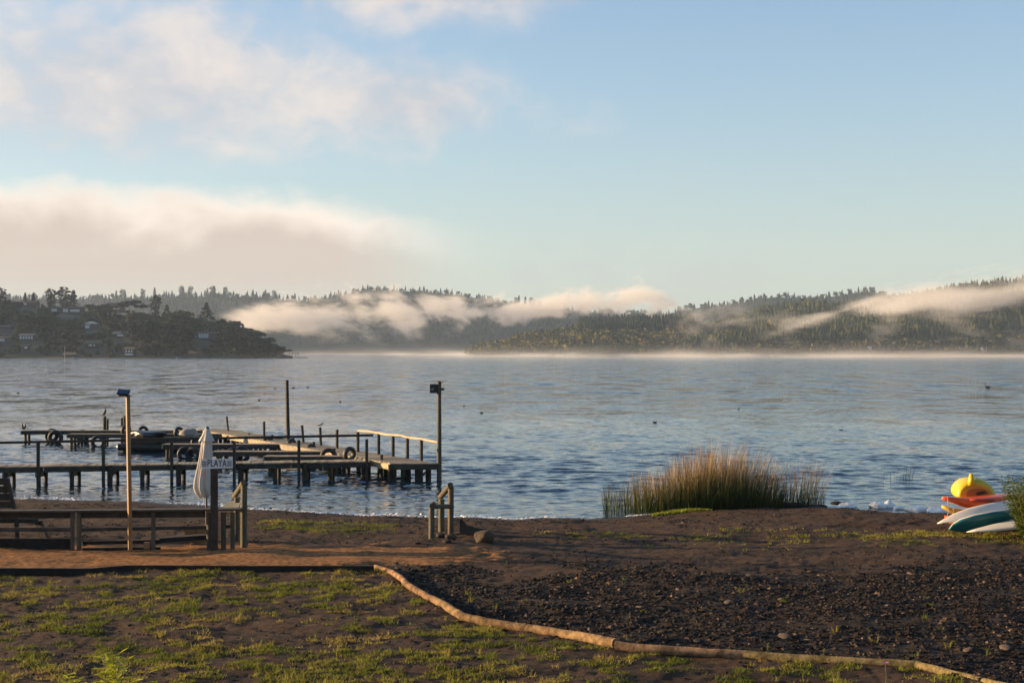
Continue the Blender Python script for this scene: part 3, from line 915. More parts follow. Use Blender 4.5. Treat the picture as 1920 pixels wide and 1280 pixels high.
def lawn_d(x, y):
    lg = np.interp(y, LOGY[::-1], LOGX[::-1])
    n = fbm(x * 3.4, y * 3.0, 111, 4, 0.6); n2 = fbm(x * 0.5, y * 0.5, 115, 3)
    return sst(0.525, 0.60, n * 0.85 + n2 * 0.22 + 0.06 * sst(19, 15, y) - 0.03 * sst(0, 3, x)) * (x < lg - 0.05) * (y < 25.2) * (x > -y * 0.40 - 1)


def set_tint(x, y, lo, hi, seed): return lo + (hi - lo) * np.clip(fbm(x * 0.9, y * 0.9, seed, 3) * 1.8 - 0.4, 0, 1)


x, y = tufts(80000, -12, 7, 14.2, 25.3, lawn_d, 1)
n_ = len(x); rr_ = np.random.default_rng(9)
blades('low_grass', x, y, 8, 0.022 + 0.045 * rr_.random(n_) ** 2, 0.05 + 0 * x, 0.008, 12, set_tint(x, y, 0.22, 1.0, 8), 0.9, 'low patchy yellow-green grass on the dark soil in front of the path')
x, y = tufts(1500, -12, 7, 14.2, 24.8, lambda x, y: 0.05 + 0.5 * lawn_d(x, y), 2)
n_ = len(x)
blades('grass_tufts', x, y, 16, 0.06 + 0.07 * rr_.random(n_) ** 2, 0.045 + 0 * x, 0.007, 13, set_tint(x, y, 0.15, 0.9, 9), 0.7, 'taller tufts scattered through the low grass')
# beach strips
def beach_d(x, y):
    n = fbm(x * 1.0, y * 2.0, 121, 4)
    u = x / y * FPX + 960; q = HOR + (EYE - 0.45) * FPX / y
    a = sst(460, 520, u) * sst(760, 690, u) * sst(968, 980, q) * sst(1006, 996, q) * 0.9
    b = sst(930, 1100, u) * sst(996, 1002, q) * sst(1012, 1006, q) * 0.55
    b += sst(1150, 1250, u) * sst(1004, 1008, q) * sst(1045, 1015, q) * 0.25
    c = sst(1560, 1700, u) * sst(995, 1000, q) * sst(1040, 1010, q) * 0.85
    d = sst(160, 0, u) * sst(996, 1002, q) * sst(1018, 1012, q) * 0.4
    return np.clip((a + b + c + d), 0, 1) * sst(0.44, 0.56, n) * (path_mask(x, y) < 0)
x, y = tufts(42000, -13, 14, 26.0, 38.5, beach_d, 3)
n_ = len(x)
blades('beach_grass', x, y, 8, 0.03 + 0.05 * rr_.random(n_) ** 2, 0.06 + 0 * x, 0.010, 14, set_tint(x, y, 0.2, 0.8, 10), 0.8, 'thin strips of grass across the beach')


def weed(name, px, py, h, n, leaf, seed, label, cat='weed', tint=0.35, group=None, base=None, spread=0.5, m=None, lm=None, fat=0.16):
    """leafy plant: stems with lance-shaped leaves; parts stem and leaves"""
    r = random.Random(seed); p = base if base is not None else G(px, py)
    t = thing(name, p, label, cat, group)
    st, V, F = MB(), [], []
    for i in range(n):
        a = r.random() * 6.28; le = spread * h * r.random(); hh = h * r.uniform(0.55, 1.0)
        tip = Vector((math.cos(a) * le, math.sin(a) * le, hh))
        st.tube([(0, 0, -0.03), tip * 0.5 + Vector((0, 0, hh * 0.08)), tip], [0.006 * h + 0.0015, 0.004 * h + 0.001, 0.001], 5)
        k = max(3, int(hh / leaf * 2.6))
        for j in range(k):
            f = 0.15 + 0.85 * (j + r.random() * 0.5) / k; c = Vector((0, 0, -0.03)).lerp(tip, min(f, 1)); b_ = r.random() * 6.28
            d = Vector((math.cos(b_), math.sin(b_), r.uniform(-0.1, 0.9))).normalized(); L = leaf * r.uniform(0.6, 1.2)
            s_ = d.cross(Vector((0, 0, 1))).normalized() * L * fat
            b0 = len(V); dr = Vector((0, 0, -L * 0.18))
            V += [c, c + d * L * 0.45 + s_, c + d * L + dr, c + d * L * 0.45 - s_]; F += [(b0, b0 + 1, b0 + 2), (b0, b0 + 2, b0 + 3)]
    st.obj('stem', m or M['stem'], t, smooth=True)
    Vn = np.array([v[:] for v in V])
    ti = np.repeat(np.clip(np.random.default_rng(seed).normal(tint, 0.12, len(V) // 4), 0, 1), 4)
    o = obj('leaves', fastmesh('leaves', Vn, np.array(F), {'tint': ti}), lm or M['grass'], t); o['kind'] = 'stuff'
    return t


M['stem'] = mat('green_stem', (0.10, 0.11, 0.035), 0.7, 0.2)
M['willow'] = mat('willow_leaf', (0.30, 0.34, 0.012), 0.5, 0.25, 30, None, 0, spec=0.4, trans=0.4, base2=(0.46, 0.44, 0.02)); M['shrub_leaf'] = mat('shrub_leaf', (0.06, 0.11, 0.012), 0.4, 0.4, 30, None, 0, spec=0.5, trans=0.35, base2=(0.15, 0.19, 0.02))
bp_ = G(205, 1279); Yb = 13.6; pb = Vector(((203 - 960) / FPX * Yb, Yb, 0.60))
weed('willow_seedling', 0, 0, 1.02, 38, 0.15, 5, 'bright yellow-green willow-leaved seedling rising close in front of the grass', 'seedling', 0.5, base=pb, spread=0.5, lm=M['willow'], fat=0.2)
for i, (px, py, h, lb) in enumerate([
        (640, 1150, 0.22, 'bushy green weed in the grass, halfway between the seedling and the log'), (665, 1172, 0.20, 'dark green weed with a small orange bloom near the log'),
        (595, 1092, 0.20, 'spiky green weed just below the dark path edging'), (183, 1130, 0.12, 'small round weed alone on the left of the grass'),
        (937, 1213, 0.12, 'bright little weed below the fourth edging log'), (1440, 1222, 0.13, 'pale-leaved weed beside two tan stones in the slate'),
        (1850, 1228, 0.14, 'lone weed in the slate near the picture edge'), (950, 1062, 0.15, 'green weed at the upper edge of the slate bed'),
        (1176, 1206, 0.14, 'weed standing in the slate just behind the fifth log'), (415, 1045, 0.08, 'flat green weed growing on the sandy path'),
        (462, 1026, 0.06, 'low weed at the foot of the tall round railing post'), (782, 1093, 0.08, 'yellow-green sprout behind the second edging log'),
        (1800, 1000, 0.22, 'tall weed in front of the white and green boards'), (1545, 1225, 0.08, 'yellow-green weed in front of the longest log'), (752, 1262, 0.1, 'round green weed at the bottom of the grass')]):
    weed('weed', px, py, h, 7 if h > 0.15 else 5, 0.05, 40 + i, lb, 'weed', 0.25 + 0.03 * i)
# pink flower
fl = thing('pink_flower', G(1660, 1290), 'single pink wild flower in front of the longest brown log', 'flower')
MB().tube([(0, 0, -0.02), (0.01, 0, 0.14), (0.0, 0, 0.27)], [0.004, 0.003, 0.003], 5).obj('stem', M['stem'], fl)
M['petal'] = mat('pink_petal', (0.62, 0.20, 0.40), 0.6, 0.1)
for k in range(6):
    a = k * math.pi / 3; d = Vector((math.cos(a), math.sin(a), 0.9)) * 0.035
    s_ = Vector((-math.sin(a), math.cos(a), 0)) * 0.016
    MB().add([(0, 0, 0.268), Vector((0, 0, 0.268)) + d * 0.6 + s_, Vector((0, 0, 0.268)) + d, Vector((0, 0, 0.268)) + d * 0.6 - s_], [(0, 1, 2, 3)]).obj('petal', M['petal'], fl)
# blue-white plastic scrap etc. are left out

# ================================================================== timber bench-rail with sign, lamp post, parasol
FY = 27.95
def fx(px): return (px - 960) / FPX * FY
bar = thing('timber_railing', (fx(220), FY, 0.58), 'low weathered timber railing with a flat top plank between path and beach', 'railing')
def br(name, mb, m): return mb.obj(name, m, bar, loc=-Vector(bar.location))
zt = 4.45 - (955.5 - 660) / FPX * FY
br('top_plank', MB().beam((fx(-160), FY + 0.03, zt - 0.03), (fx(144), FY + 0.03, zt - 0.02), 0.30, 0.035), M['wood_grey'])
br('top_plank', MB().beam((fx(145), FY + 0.035, zt - 0.018), (fx(452), FY + 0.06, zt + 0.01), 0.30, 0.035), M['wood_grey'])
# returning plank seen as a triangle
tri = MB(); a0 = Vector((fx(408), FY + 0.22, zt + 0.012)); 
tri.beam((fx(428), FY + 0.22, zt - 0.003), (fx(428) - 0.18, FY + 1.5, zt - 0.003), 0.30, 0.035)
br('return_plank', tri, M['deck'])
br('upper_rail', MB().beam((fx(-160), FY + 0.0, zt - 0.105), (fx(140), FY, zt - 0.10), 0.045, 0.12), M['wood_dark'])
br('upper_rail', MB().beam((fx(152), FY + 0.0, zt - 0.095), (fx(385), FY, zt - 0.08), 0.045, 0.13), M['wood_dark'])
z2 = 4.45 - (992.5 - 660) / FPX * FY
br('middle_rail', MB().beam((fx(-160), FY, z2), (fx(136), FY, z2), 0.045, 0.085), M['wood_grey'])
br('middle_rail', MB().beam((fx(154), FY, z2), (fx(387), FY, z2 + 0.045), 0.045, 0.07), M['wood_grey'])
br('middle_rail', MB().beam((fx(416), FY + 0.01, z2 + 0.06), (fx(434), FY + 0.02, z2 + 0.06), 0.045, 0.06), M['wood_grey'])
z3 = 4.45 - (1020 - 660) / FPX * FY
br('kick_board', MB().beam((fx(-160), FY + 0.06, z3), (fx(135), FY + 0.06, z3), 0.05, 0.22), M['edge'])
br('kick_board', MB().beam((fx(154), FY + 0.06, z3 + 0.02), (fx(300), FY + 0.06, z3 + 0.05), 0.05, 0.07), M['edge'])
br('kick_board', MB().beam((fx(300), FY + 0.10, z3 + 0.08), (fx(388), FY + 0.12, z3 + 0.14), 0.30, 0.09), M['edge'])
br('kick_board', MB().beam((fx(154), FY + 0.03, z3 - 0.10), (fx(300), FY + 0.03, z3 - 0.08), 0.05, 0.05), M['edge'])
for px, w_, zb in ((137.5, 0.07, 0), (150, 0.095, 0), (289, 0.075, 0), (393, 0.10, 0), (420, 0.10, 0), (437, 0.09, 0)):
    x = fx(px); zz_ = zt - 0.045
    mb = MB()
    if w_ > 0.08: mb.tube([(x, FY - 0.05, 0.45), (x, FY - 0.05, zz_)], w_ / 2, 12)
    else: mb.beam((x, FY - 0.06, 0.45), (x, FY - 0.06, zz_), w_, 0.05)
    br('post', mb, M['wood_post'])
blk = MB().box((fx(277), FY - 0.02, 0.66), (0.12, 0.12, 0.13)); br('block', blk, M['wood_amber'])
# loose offcut
o = MB().box((0, 0, 0), (0.06, 0.04, 0.05), 0.3).obj('wood_offcut', M['wood_amber'], loc=G(362, 1021) + Vector((0, -0.1, 0.03)))
tag(o, 'tiny sunlit wooden offcut on the ground below the railing', 'offcut')

# lamp post
LP = Vector((fx(249), FY - 0.16, 0.5))
lp = thing('solar_lamp_post', LP, 'tall square amber timber post carrying a small solar lamp', 'lamp post')
ztop = 4.45 - (743 - 660) / FPX * LP.y
mb = MB(); R_ = Matrix.Rotation(rad(32), 3, 'Z')
for k_, (x_, z_) in enumerate(((0, -0.2), (-0.055, ztop - LP.z))):
    mb.v += [tuple(Vector((x_, 0, z_)) + R_ @ Vector((a_ * 0.034, b_ * 0.04, 0))) for a_, b_ in ((-1, -1), (1, -1), (1, 1), (-1, 1))]
mb.f += [(0, 1, 5, 4), (1, 2, 6, 5), (2, 3, 7, 6), (3, 0, 4, 7), (4, 5, 6, 7), (3, 2, 1, 0)]
mb.obj('post', M['wood_amber'], lp)
tl = Matrix.Rotation(rad(-4), 3, 'Z') @ Matrix.Rotation(rad(-18), 3, 'X') @ Matrix.Rotation(rad(8), 3, 'Y')
cpt = Vector((-0.13, -0.03, ztop - LP.z + 0.085))
tp = Matrix.Rotation(rad(32), 3, 'X') @ Matrix.Rotation(rad(4), 3, 'Y')
hs_ = MB().box(cpt, (0.235, 0.17, 0.018), M=tp).obj('panel_frame', M['black'], lp)
MB().box(cpt + tp @ Vector((0, 0, 0.011)), (0.19, 0.13, 0.006), M=tp).obj('solar_cell', M['solar'], hs_)
lh = MB().box(cpt + Vector((-0.01, 0.02, -0.055)), (0.15, 0.10, 0.05)).obj('lamp_head', M['black'], lp)
MB().box(cpt + Vector((-0.09, 0.02, -0.052)), (0.012, 0.07, 0.035)).obj('lens', M['lens'], lh)
MB().box((-0.055, 0, ztop - LP.z + 0.014), (0.09, 0.09, 0.028)).obj('bracket', M['black'], lp)

# sign
SP = Vector((fx(406.5), FY - 0.24, 0.5))
sg = thing('beach_sign', SP, 'white board reading PLAYA on top of a dark timber post', 'sign')
sY = SP.y
def sl(px, py, dy=0.0): q = P(px, py, sY + dy); return q - SP
tpz = sl(406, 878).z
MB().beam((0.0, 0, -0.2), (0.0, 0, tpz), 0.13, 0.085).obj('post', M['wood_dark'], sg)
bd = MB().box(sl(408, 868.5) + Vector((0, -0.056, 0)), (0.605, 0.022, 0.185), M=Matrix.Rotation(rad(-1.0), 3, 'Y')).obj('board', M['white_paint'], sg)
fc = bpy.data.curves.new('lettering', 'FONT'); fc.body = 'PLAYA'; fc.size = 0.155; fc.align_x = 'CENTER'; fc.align_y = 'CENTER'; fc.extrude = 0.002; fc.offset = 0.0012; fc.space_character = 1.06
tmp = bpy.data.objects.new('t', fc); col.objects.link(tmp)
dg = bpy.context.evaluated_depsgraph_get(); tme = bpy.data.meshes.new_from_object(tmp.evaluated_get(dg)); bpy.data.objects.remove(tmp)
tme.name = 'lettering'; tme.materials.clear()
lt = obj('lettering', tme, M['black_paint'], bd, loc=sl(408, 868) + Vector((0, -0.070, 0)), rot=(rad(90), rad(-1.0) * -1, 0)); lt.scale = (0.80, 1.25, 1)
for s_ in (-1, 1):
    for k in (-1, 0, 1):
        MB().box(sl(408, 868.5) + Vector((s_ * 0.243, -0.069, k * 0.038 + s_ * 0.004)), (0.085, 0.004, 0.017), M=Matrix.Rotation(rad(-1), 3, 'Y')).obj('painted_bar', M['black_paint'], bd)

# parasol
UY = 30.6
up = P(387, 960, UY); ub = Vector((up.x, UY, 0.45))
um = thing('closed_parasol', ub, 'closed off-white parasol standing behind the railing', 'parasol')
M['canvas'] = mat('parasol_canvas', (0.561, 0.51, 0.459), 0.85, 0.06, 3, None, 0.3, 60, trans=0.15)
M['metal_brown'] = mat('brown_metal', (0.10, 0.05, 0.03), 0.5, 0.1)
def uz(py): return 4.45 - (py - 660) / FPX * UY - ub.z
def ux(px): return (px - 960) / FPX * UY - ub.x
def canopy(rows_, folds, amp, seed, nseg=64, bottom=None):
    V, F = [], []
    for i, (py, xc, r_) in enumerate(rows_):
        for k in range(nseg):
            a = 2 * math.pi * k / nseg
            t = i / (len(rows_) - 1)
            f = 1 + amp * (0.25 + 0.75 * t) * math.cos(folds * a + 0.8 * math.sin(2 * a + seed)) + 0.5 * amp * t * math.cos((folds * 2 + 1) * a + seed)
            z = uz(py)
            if bottom and i >= len(rows_) - 2: z += bottom * (1 if i == len(rows_) - 1 else 0.6) * (0.55 * math.cos(a - 0.4) + 0.28 * math.cos(folds * a + seed))
            V.append((ux(xc) + math.cos(a) * r_ * f, math.sin(a) * r_ * f, z))
    n = nseg
    for i in range(len(rows_) - 1):
        for k in range(n): F.append((i * n + k, (i + 1) * n + k, (i + 1) * n + (k + 1) % n, i * n + (k + 1) % n))
    mb = MB(); mb.add(V, F); mb.f.append(tuple(range(n))); return mb
canopy([(803, 388.5, 0.045), (808, 388, 0.07), (815, 388, 0.10), (821, 387.5, 0.135), (826.5, 387, 0.165)], 8, 0.10, 1).obj('top_flap', M['canvas'], um, smooth=True)
canopy([(818, 388, 0.07), (826, 388, 0.105), (840, 387, 0.115), (860, 385.5, 0.128), (880, 383.5, 0.145), (900, 381.5, 0.165), (914, 381.5, 0.170), (923, 384, 0.15), (930, 387, 0.105)], 7, 0.27, 2.3, bottom=0.045).obj('canopy', M['canvas'], um, smooth=True)
MB().tube([(ux(388.5), 0, uz(803)), (ux(388.5), 0, uz(799.5))], [0.05, 0.035], 12).obj('cap', M['black'], um)
MB().tube([(0, 0, -0.1), (0, 0, uz(806))], 0.022, 10).obj('pole', M['metal_brown'], um)
MB().tube([(0, 0, -0.04), (0, 0, 0.05)], 0.22, 16).obj('base', M['edge'], um)

# low box behind the railing
bx_ = thing('wooden_box', P(372, 990, 29.3), 'low sunlit wooden box behind the railing under the parasol', 'box')
L_ = Vector(bx_.location)
w_ = 0.56
for k, (zc, c_) in enumerate(((0.075, 0), (-0.01, 0), (-0.095, 0))):
    MB().box((0, -0.01, zc), (w_, 0.03, 0.08)).obj('plank', M['wood_amber'], bx_)
MB().box((0, 0.22, 0.12), (w_ + 0.02, 0.5, 0.025)).obj('lid', M['wood_amber'], bx_)
MB().box((-w_ / 2 + 0.02, 0.23, 0.0), (0.03, 0.43, 0.26)).obj('side_panel', M['wood_amber'], bx_)
bx_.location.z = gzs(L_.x, L_.y) + 0.14

# lounge chair cut by the picture edge
ch = thing('wooden_lounger', P(2, 968, 29.6), 'dark wooden lounge chair with slatted back at the picture edge behind the railing', 'lounge chair')
ch.location.z = 0.52; CL = Vector(ch.location)
def cl(px, py, Y=29.6): return P(px, py, Y) - CL
MB().beam(cl(14, 896), cl(30, 968), 0.06, 0.09).obj('back_post', M['wood_dark'], ch)
MB().beam(cl(-60, 896, 29.65), cl(-44, 968, 29.65), 0.06, 0.09).obj('back_post', M['wood_dark'], ch)
for k in range(5):
    t = (k + 0.45) / 5
    a = cl(-54, 896, 29.66).lerp(cl(-38, 968, 29.66), t); b = cl(12, 896, 29.62).lerp(cl(27, 968, 29.62), t)
    MB().beam(a, b, 0.03, 0.145).obj('slat', M['wood_dark'], ch)
for k in range(4):
    MB().beam(cl(-60, 958, 29.7 + k * 0.13), cl(57, 956, 29.7 + k * 0.13), 0.11, 0.03).obj('seat_slat', M['wood_grey'], ch)
MB().beam(cl(30, 968), (cl(34, 1000).x, 0.0, -0.1), 0.07, 0.07).obj('leg', M['wood_dark'], ch)
MB().beam(cl(72, 978, 29.9), (cl(88, 1000, 29.9).x, 0.25, -0.1), 0.07, 0.16).obj('leg', M['wood_dark'], ch)
MB().beam(cl(-20, 976), cl(72, 976, 29.85), 0.05, 0.09).obj('seat_frame', M['wood_dark'], ch)

# ------------------------------------------------------------------ round railings at the steps
def round_rail(name, posts, logs, label):
    base = G(*posts[0][:2]); t = thing(name, base, label, 'railing')
    pts = []
    for (px, pyb, pyt, Y, r_) in posts:
        b_ = P(px, pyb, Y); tp_ = P(px + 0.5, pyt, Y); pts.append((b_, tp_))
        MB().tube([b_ - base - Vector((0, 0, 0.25)), tp_ - base], [r_ * 1.03, r_], 14).obj('post', M['wood_post'], t, smooth=True)
    for (a, b, r_) in logs:
        MB().tube([Vector(a) - base, Vector(b) - base], r_, 14).obj('handrail', M['wood_post'], t, smooth=True)
    return t


round_rail('round_timber_railing', [(809, 1004, 951, 30.2, 0.062), (827.5, 996, 935, 31.4, 0.066), (845, 994, 912, 30.9, 0.062)],
           [(P(844.5, 909, 30.75), P(826, 931, 32.2), 0.062), (P(811, 948, 30.0), P(811, 948, 30.0) + Vector((0, 0.30, 0)), 0.066), (P(813, 949, 30.15), P(848, 949, 31.0), 0.050)],
           'stepped railing of round timber posts standing alone beside the brown boulder')
round_rail('round_timber_railing', [(457, 1016, 910, 28.3, 0.064), (443.5, 1012, 932, 29.2, 0.058)],
           [(P(457, 904, 28.15), P(439, 931, 29.8), 0.055)],
           'pair of round timber posts with a sloping handrail at the end of the plank railing')

# ================================================================== piers
DZ = 0.60
def pier_parts(t, o):
    def part(name, mb, m): return mb.obj(name, m, t, loc=-Vector(o))
    return part


def plank_row(t, o, a, b, width, m, n=None, along=None, w=0.135, name='plank', th=0.035, jit=0.012):
    """deck planks across the line a-b (left edge), each its own object sharing one mesh"""
    a, b = Vector(a), Vector(b); d = b - a; L = d.length; d.normalize(); side_ = Vector((along if along else (-d.y, d.x, 0))).normalized()
    n = int(L / (w + 0.012)); me = None; r = random.Random(n)
    # sheared plank: follows `side_`
    mb = MB(); hw = w / 2
    c = [-d * hw, d * hw, d * hw + side_ * width, -d * hw + side_ * width]
    mb.add([p + Vector((0, 0, z)) for z in (-th / 2, th / 2) for p in c], [(3, 2, 1, 0), (4, 5, 6, 7), (0, 1, 5, 4), (1, 2, 6, 5), (2, 3, 7, 6), (3, 0, 4, 7)])
    me = mb.mesh(name, recalc=True); me.materials.append(m)
    for i in range(n):
        p = a + d * ((i + 0.5) * L / n) - side_ * r.uniform(0, 0.03) + Vector((0, 0, r.uniform(-1, 1) * jit * 0.5))
        obj(name, me, None, t, loc=p - Vector(o))


wa = Vector(((-80 - 960) / FPX * 47.3, 47.3, DZ)); wb = Vector(((694 - 960) / FPX * 50.0, 50.0, DZ))
O1 = Vector(wb); walk = thing('wooden_walkway', O1, 'long narrow wooden walkway on piles, with one handrail, running out from the picture edge', 'walkway')
pp = pier_parts(walk, O1)
def wl(px):      # point of the walkway's near edge under bearing px
    q = (px - 960) / FPX; t = (q * wa.y - wa.x) / ((wb.x - wa.x) - q * (wb.y - wa.y)); return wa.lerp(wb, t)
plank_row(walk, O1, wa, wb, 1.0, M['deck'])
for s_, hb in ((0.02, 0.17), (0.93, 0.07)):
    off = Vector((0, s_, -0.02 - hb / 2))
    for k in range(5):
        a = wa.lerp(wb, k / 5) + off; b = wa.lerp(wb, (k + 1) / 5 - 0.001) + off
        pp('side_beam', MB().beam(a, b, 0.06, hb), M['wood_grey'])
rl = [-80, 73, 195, 323, 440, 561, 694]
for k in range(6):
    a, b = wl(rl[k]), wl(rl[k + 1]); za, zb = 1.42 + 0.02 * k, 1.44 + 0.02 * k
    pp('handrail', MB().beam((a.x, a.y - 0.10, za), (b.x + (0.12 if k == 5 else 0), b.y - 0.10, zb), 0.06, 0.085), M['wood_dark'])
for px in (73, 195, 323, 440, 561, 688):
    a = wl(px); pp('rail_post', MB().beam((a.x, a.y - 0.07, -0.7), (a.x, a.y - 0.07, 1.40), 0.095, 0.08), M['wood_grey'])
for px in (-50, 8, 70, 133, 206, 265, 334, 392, 452, 515, 572, 618, 680):
    a = wl(px); j = random.Random(px).uniform(-0.03, 0.03)
    pp('pile', MB().tube([(a.x + j, a.y + 0.10, -0.9), (a.x, a.y + 0.10, 0.51)], 0.075, 9), M['wood_dark'])
    pp('pile', MB().tube([(a.x - j, a.y + 0.90, -0.9), (a.x, a.y + 0.90, 0.51)], 0.065, 9), M['wood_dark'])
    if px not in (392, 515, 618): pp('cross_beam', MB().beam((a.x - 0.06, a.y + 0.02, 0.31 + j), (a.x - 0.10, a.y + 1.14, 0.31 - j), 0.045, 0.19), M['deck'])  # paler deck colour puts sunlight on these left-facing beams
for px in (206, 335, 451, 571):
    a = wl(px); pp('pile', MB().tube([(a.x, a.y - 0.02, -0.9), (a.x, a.y - 0.02, 0.62)], 0.085, 10), M['wood_dark'])

def xl(Y): return -4.18 - 0.53 * (Y - 49.1)
def xr(Y): return -2.58 - 0.56 * (Y - 49.1)
O2 = Vector((xl(49.1), 49.1, DZ)); pier = thing('wooden_pier', O2, 'broad wooden pier running away diagonally from the tall lamp pole, with a peeled pole handrail', 'pier')
pp = pier_parts(pier, O2)
plank_row(pier, O2, (xl(49.1), 49.1, DZ), (xl(71), 71, DZ), 1.62, M['deck'], along=(1, -0.0, 0), w=0.15)
pp('end_beam', MB().beam((xl(49.1) - 0.02, 49.03, DZ - 0.10), (xr(49.1) + 0.05, 49.03, DZ - 0.10), 0.06, 0.20), M['wood_grey'])
for k in range(6):
    Y0, Y1 = 49.2 + 3.6 * k, 49.2 + 3.6 * (k + 1) - 0.01
    pp('side_beam', MB().beam((xl(Y0) - 0.02, Y0, DZ - 0.11), (xl(Y1) - 0.02, Y1, DZ - 0.11), 0.06, 0.18), M['deck'])  # sun-side beam is coloured paler than its twin to look lit
    pp('side_beam', MB().beam((xr(Y0) + 0.02, Y0, DZ - 0.11), (xr(Y1) + 0.02, Y1, DZ - 0.11), 0.06, 0.18), M['wood_grey'])
for k in range(13):
    Y = 49.5 + 1.75 * k
    for xx in (xl(Y) + 0.15, (xl(Y) + xr(Y)) / 2, xr(Y) - 0.12):
        pp('pile', MB().tube([(xx, Y, -1.0), (xx, Y, DZ - 0.03)], 0.085, 9), M['wood_dark'])
for px, w_ in ((741, 0.09), (755, 0.13), (785, 0.26), (806, 0.09)):
    x = (px - 960) / FPX * 49.2; pp('pile', MB().beam((x, 49.2, -1.0), (x, 49.2, DZ - 0.03), w_, 0.14), M['wood_dark'])
x = (806 - 960) / FPX * 49.15; pp('brace', MB().beam((x, 49.12, 0.45), (x - 0.45, 49.12, 0.02), 0.06, 0.07), M['wood_dark'])
# right-hand rail of peeled poles
RPY = {671: 54.7, 710: 53.4, 737: 52.3, 764: 51.3, 790: 50.4}
rp = []
for px, Y in RPY.items():
    x = (px - 960) / FPX * Y; zt_ = 4.45 - ({671: 809, 710: 813, 737: 817, 764: 821, 790: 824}[px] - 660) / FPX * Y
    pp('rail_post', MB().tube([(x, Y, -0.8), (x, Y, zt_)], 0.062, 10), M['wood_grey']); rp.append(Vector((x, Y, zt_ + 0.03)))
e = Vector(((822 - 960) / FPX * 49.35, 49.35, 4.45 - (829 - 660) / FPX * 49.35)); rp.append(e)
for i in range(len(rp) - 1):
    a, b = rp[i], rp[i + 1]; mid_ = a.lerp(b, 0.5) + Vector((0, 0, random.Random(i).uniform(-0.025, 0.035)))
    pp('handrail', MB().tube([a, mid_, b.lerp(a, 0.002)], [0.045, 0.05, 0.042], 9), M['wood_peeled'])
# free posts along the far side and the mooring side
for px, pt, Y in ((425, 780, 69.3), (495, 790, 64.4), (566, 797, 60.4), (600, 801, 58.5), (632, 805, 56.9)):
    x = (px - 960) / FPX * Y; z = 4.45 - (pt - 660) / FPX * Y; ln = {425: 0.14, 566: 0.12, 600: 0.06}.get(px, 0)
    pp('post', MB().tube([(x + ln, Y, -0.8), (x + ln * 0.6, Y, 0.5), (x, Y, z)], 0.060 if px != 425 else 0.05, 9), M['wood_dark'])
for px, pt, Y in ((467, 812, 66.2), (510, 815, 62.6), (549, 821, 60.6), (588, 828, 57.9), (626, 840, 54.9), (715, 852, 50.7)):
    x = (px - 960) / FPX * Y; z = 4.45 - (pt - 660) / FPX * Y
    pp('post', MB().tube([(x, Y, -0.8), (x, Y, z)], 0.068, 9), M['wood_grey' if px == 715 else 'wood_dark'])

# mooring fingers
def finger(px0, Y, label, wd=0.65, end_x=None, lit_end=False):
    x0 = (px0 - 960) / FPX * Y; x1 = end_x if end_x is not None else xl(Y) - 0.06
    o = Vector((x0, Y, DZ)); t = thing('mooring_finger', o, label, 'jetty', 'narrow mooring fingers joined to the pier'); q = pier_parts(t, o)
    n = max(1, int((x1 - x0) / 4))
    for k in range(n):
        a, b = x0 + (x1 - x0) * k / n, x0 + (x1 - x0) * (k + 1) / n - 0.01
        for j in range(3): q('plank', MB().beam((a, Y + 0.1 + j * wd / 3, DZ - 0.015 + 0.004 * (j % 2)), (b, Y + 0.1 + j * wd / 3, DZ - 0.015 + 0.004 * (j % 2)), wd / 3 - 0.012, 0.035), M['deck'])
        q('side_beam', MB().beam((a, Y - 0.03, DZ - 0.10), (b, Y - 0.03, DZ - 0.10), 0.05, 0.17), M['wood_grey'])
        q('side_beam', MB().beam((a, Y + wd, DZ - 0.12), (b, Y + wd, DZ - 0.12), 0.05, 0.16), M['wood_grey'])
    q('end_board', MB().beam((x0 - 0.03, Y - 0.05, DZ - 0.10), (x0 - 0.03, Y + wd, DZ - 0.10), 0.045, 0.19), M['deck'])  # pale deck colour stands for sun on the left end
    m_ = max(2, int((x1 - x0) / 1.9))
    for k in range(m_):
        x = x0 + 0.15 + (x1 - x0 - 0.5) * k / (m_ - 1)
        for yy2 in (Y + 0.08, Y + wd - 0.06): q('pile', MB().tube([(x, yy2, -0.9), (x, yy2, DZ - 0.04)], 0.07, 8), M['wood_dark'])
    return t


finger(41, 69.8, 'farthest mooring finger, where the two dark birds perch at its end')
finger(127, 66.9, 'second farthest mooring finger, with one tyre arch on its side')
finger(306, 59.5, 'mooring finger with a sunlit end board behind the parasol, carrying a pair of tyres')
finger(400, 55.1, 'mooring finger between the parasol and the pier, passing behind the handrail post')
finger(496, 52.6, 'nearest mooring finger, short, just behind the narrow walkway')

# standing poles
x = (538 - 960) / FPX * 62.0
o = MB().tube([(0.10, 0, -1.0), (0.04, 0, 1.2), (0, 0, 4.45 - (712 - 660) / FPX * 62.0)], [0.10, 0.085, 0.07], 10).obj('mooring_pole', M['wood_dark'], loc=(x, 62.0, 0))
tag(o, 'tall bare mooring pole rising from the middle of the pier', 'pole')
for px, pt, Y, r_, lb in ((196, 781, 70.9, 0.085, 'thick stump in the water with a dark bird perched on it'), (201.5, 785, 71.1, 0.06, 'thinner stump leaning against the stump with the perched bird'),
                          (228.5, 783, 70.7, 0.06, 'short pale stump just left of the tall amber post'), (234, 780, 70.9, 0.085, 'thick stump partly hidden behind the tall amber post')):
    o = MB().tube([(0, 0, -1.0), (0, 0, 4.45 - (pt - 660) / FPX * Y)], r_, 9).obj('mooring_stump', M['wood_grey' if 'pale' in lb else 'wood_dark'], loc=((px - 960) / FPX * Y, Y, 0)); tag(o, lb, 'stump')

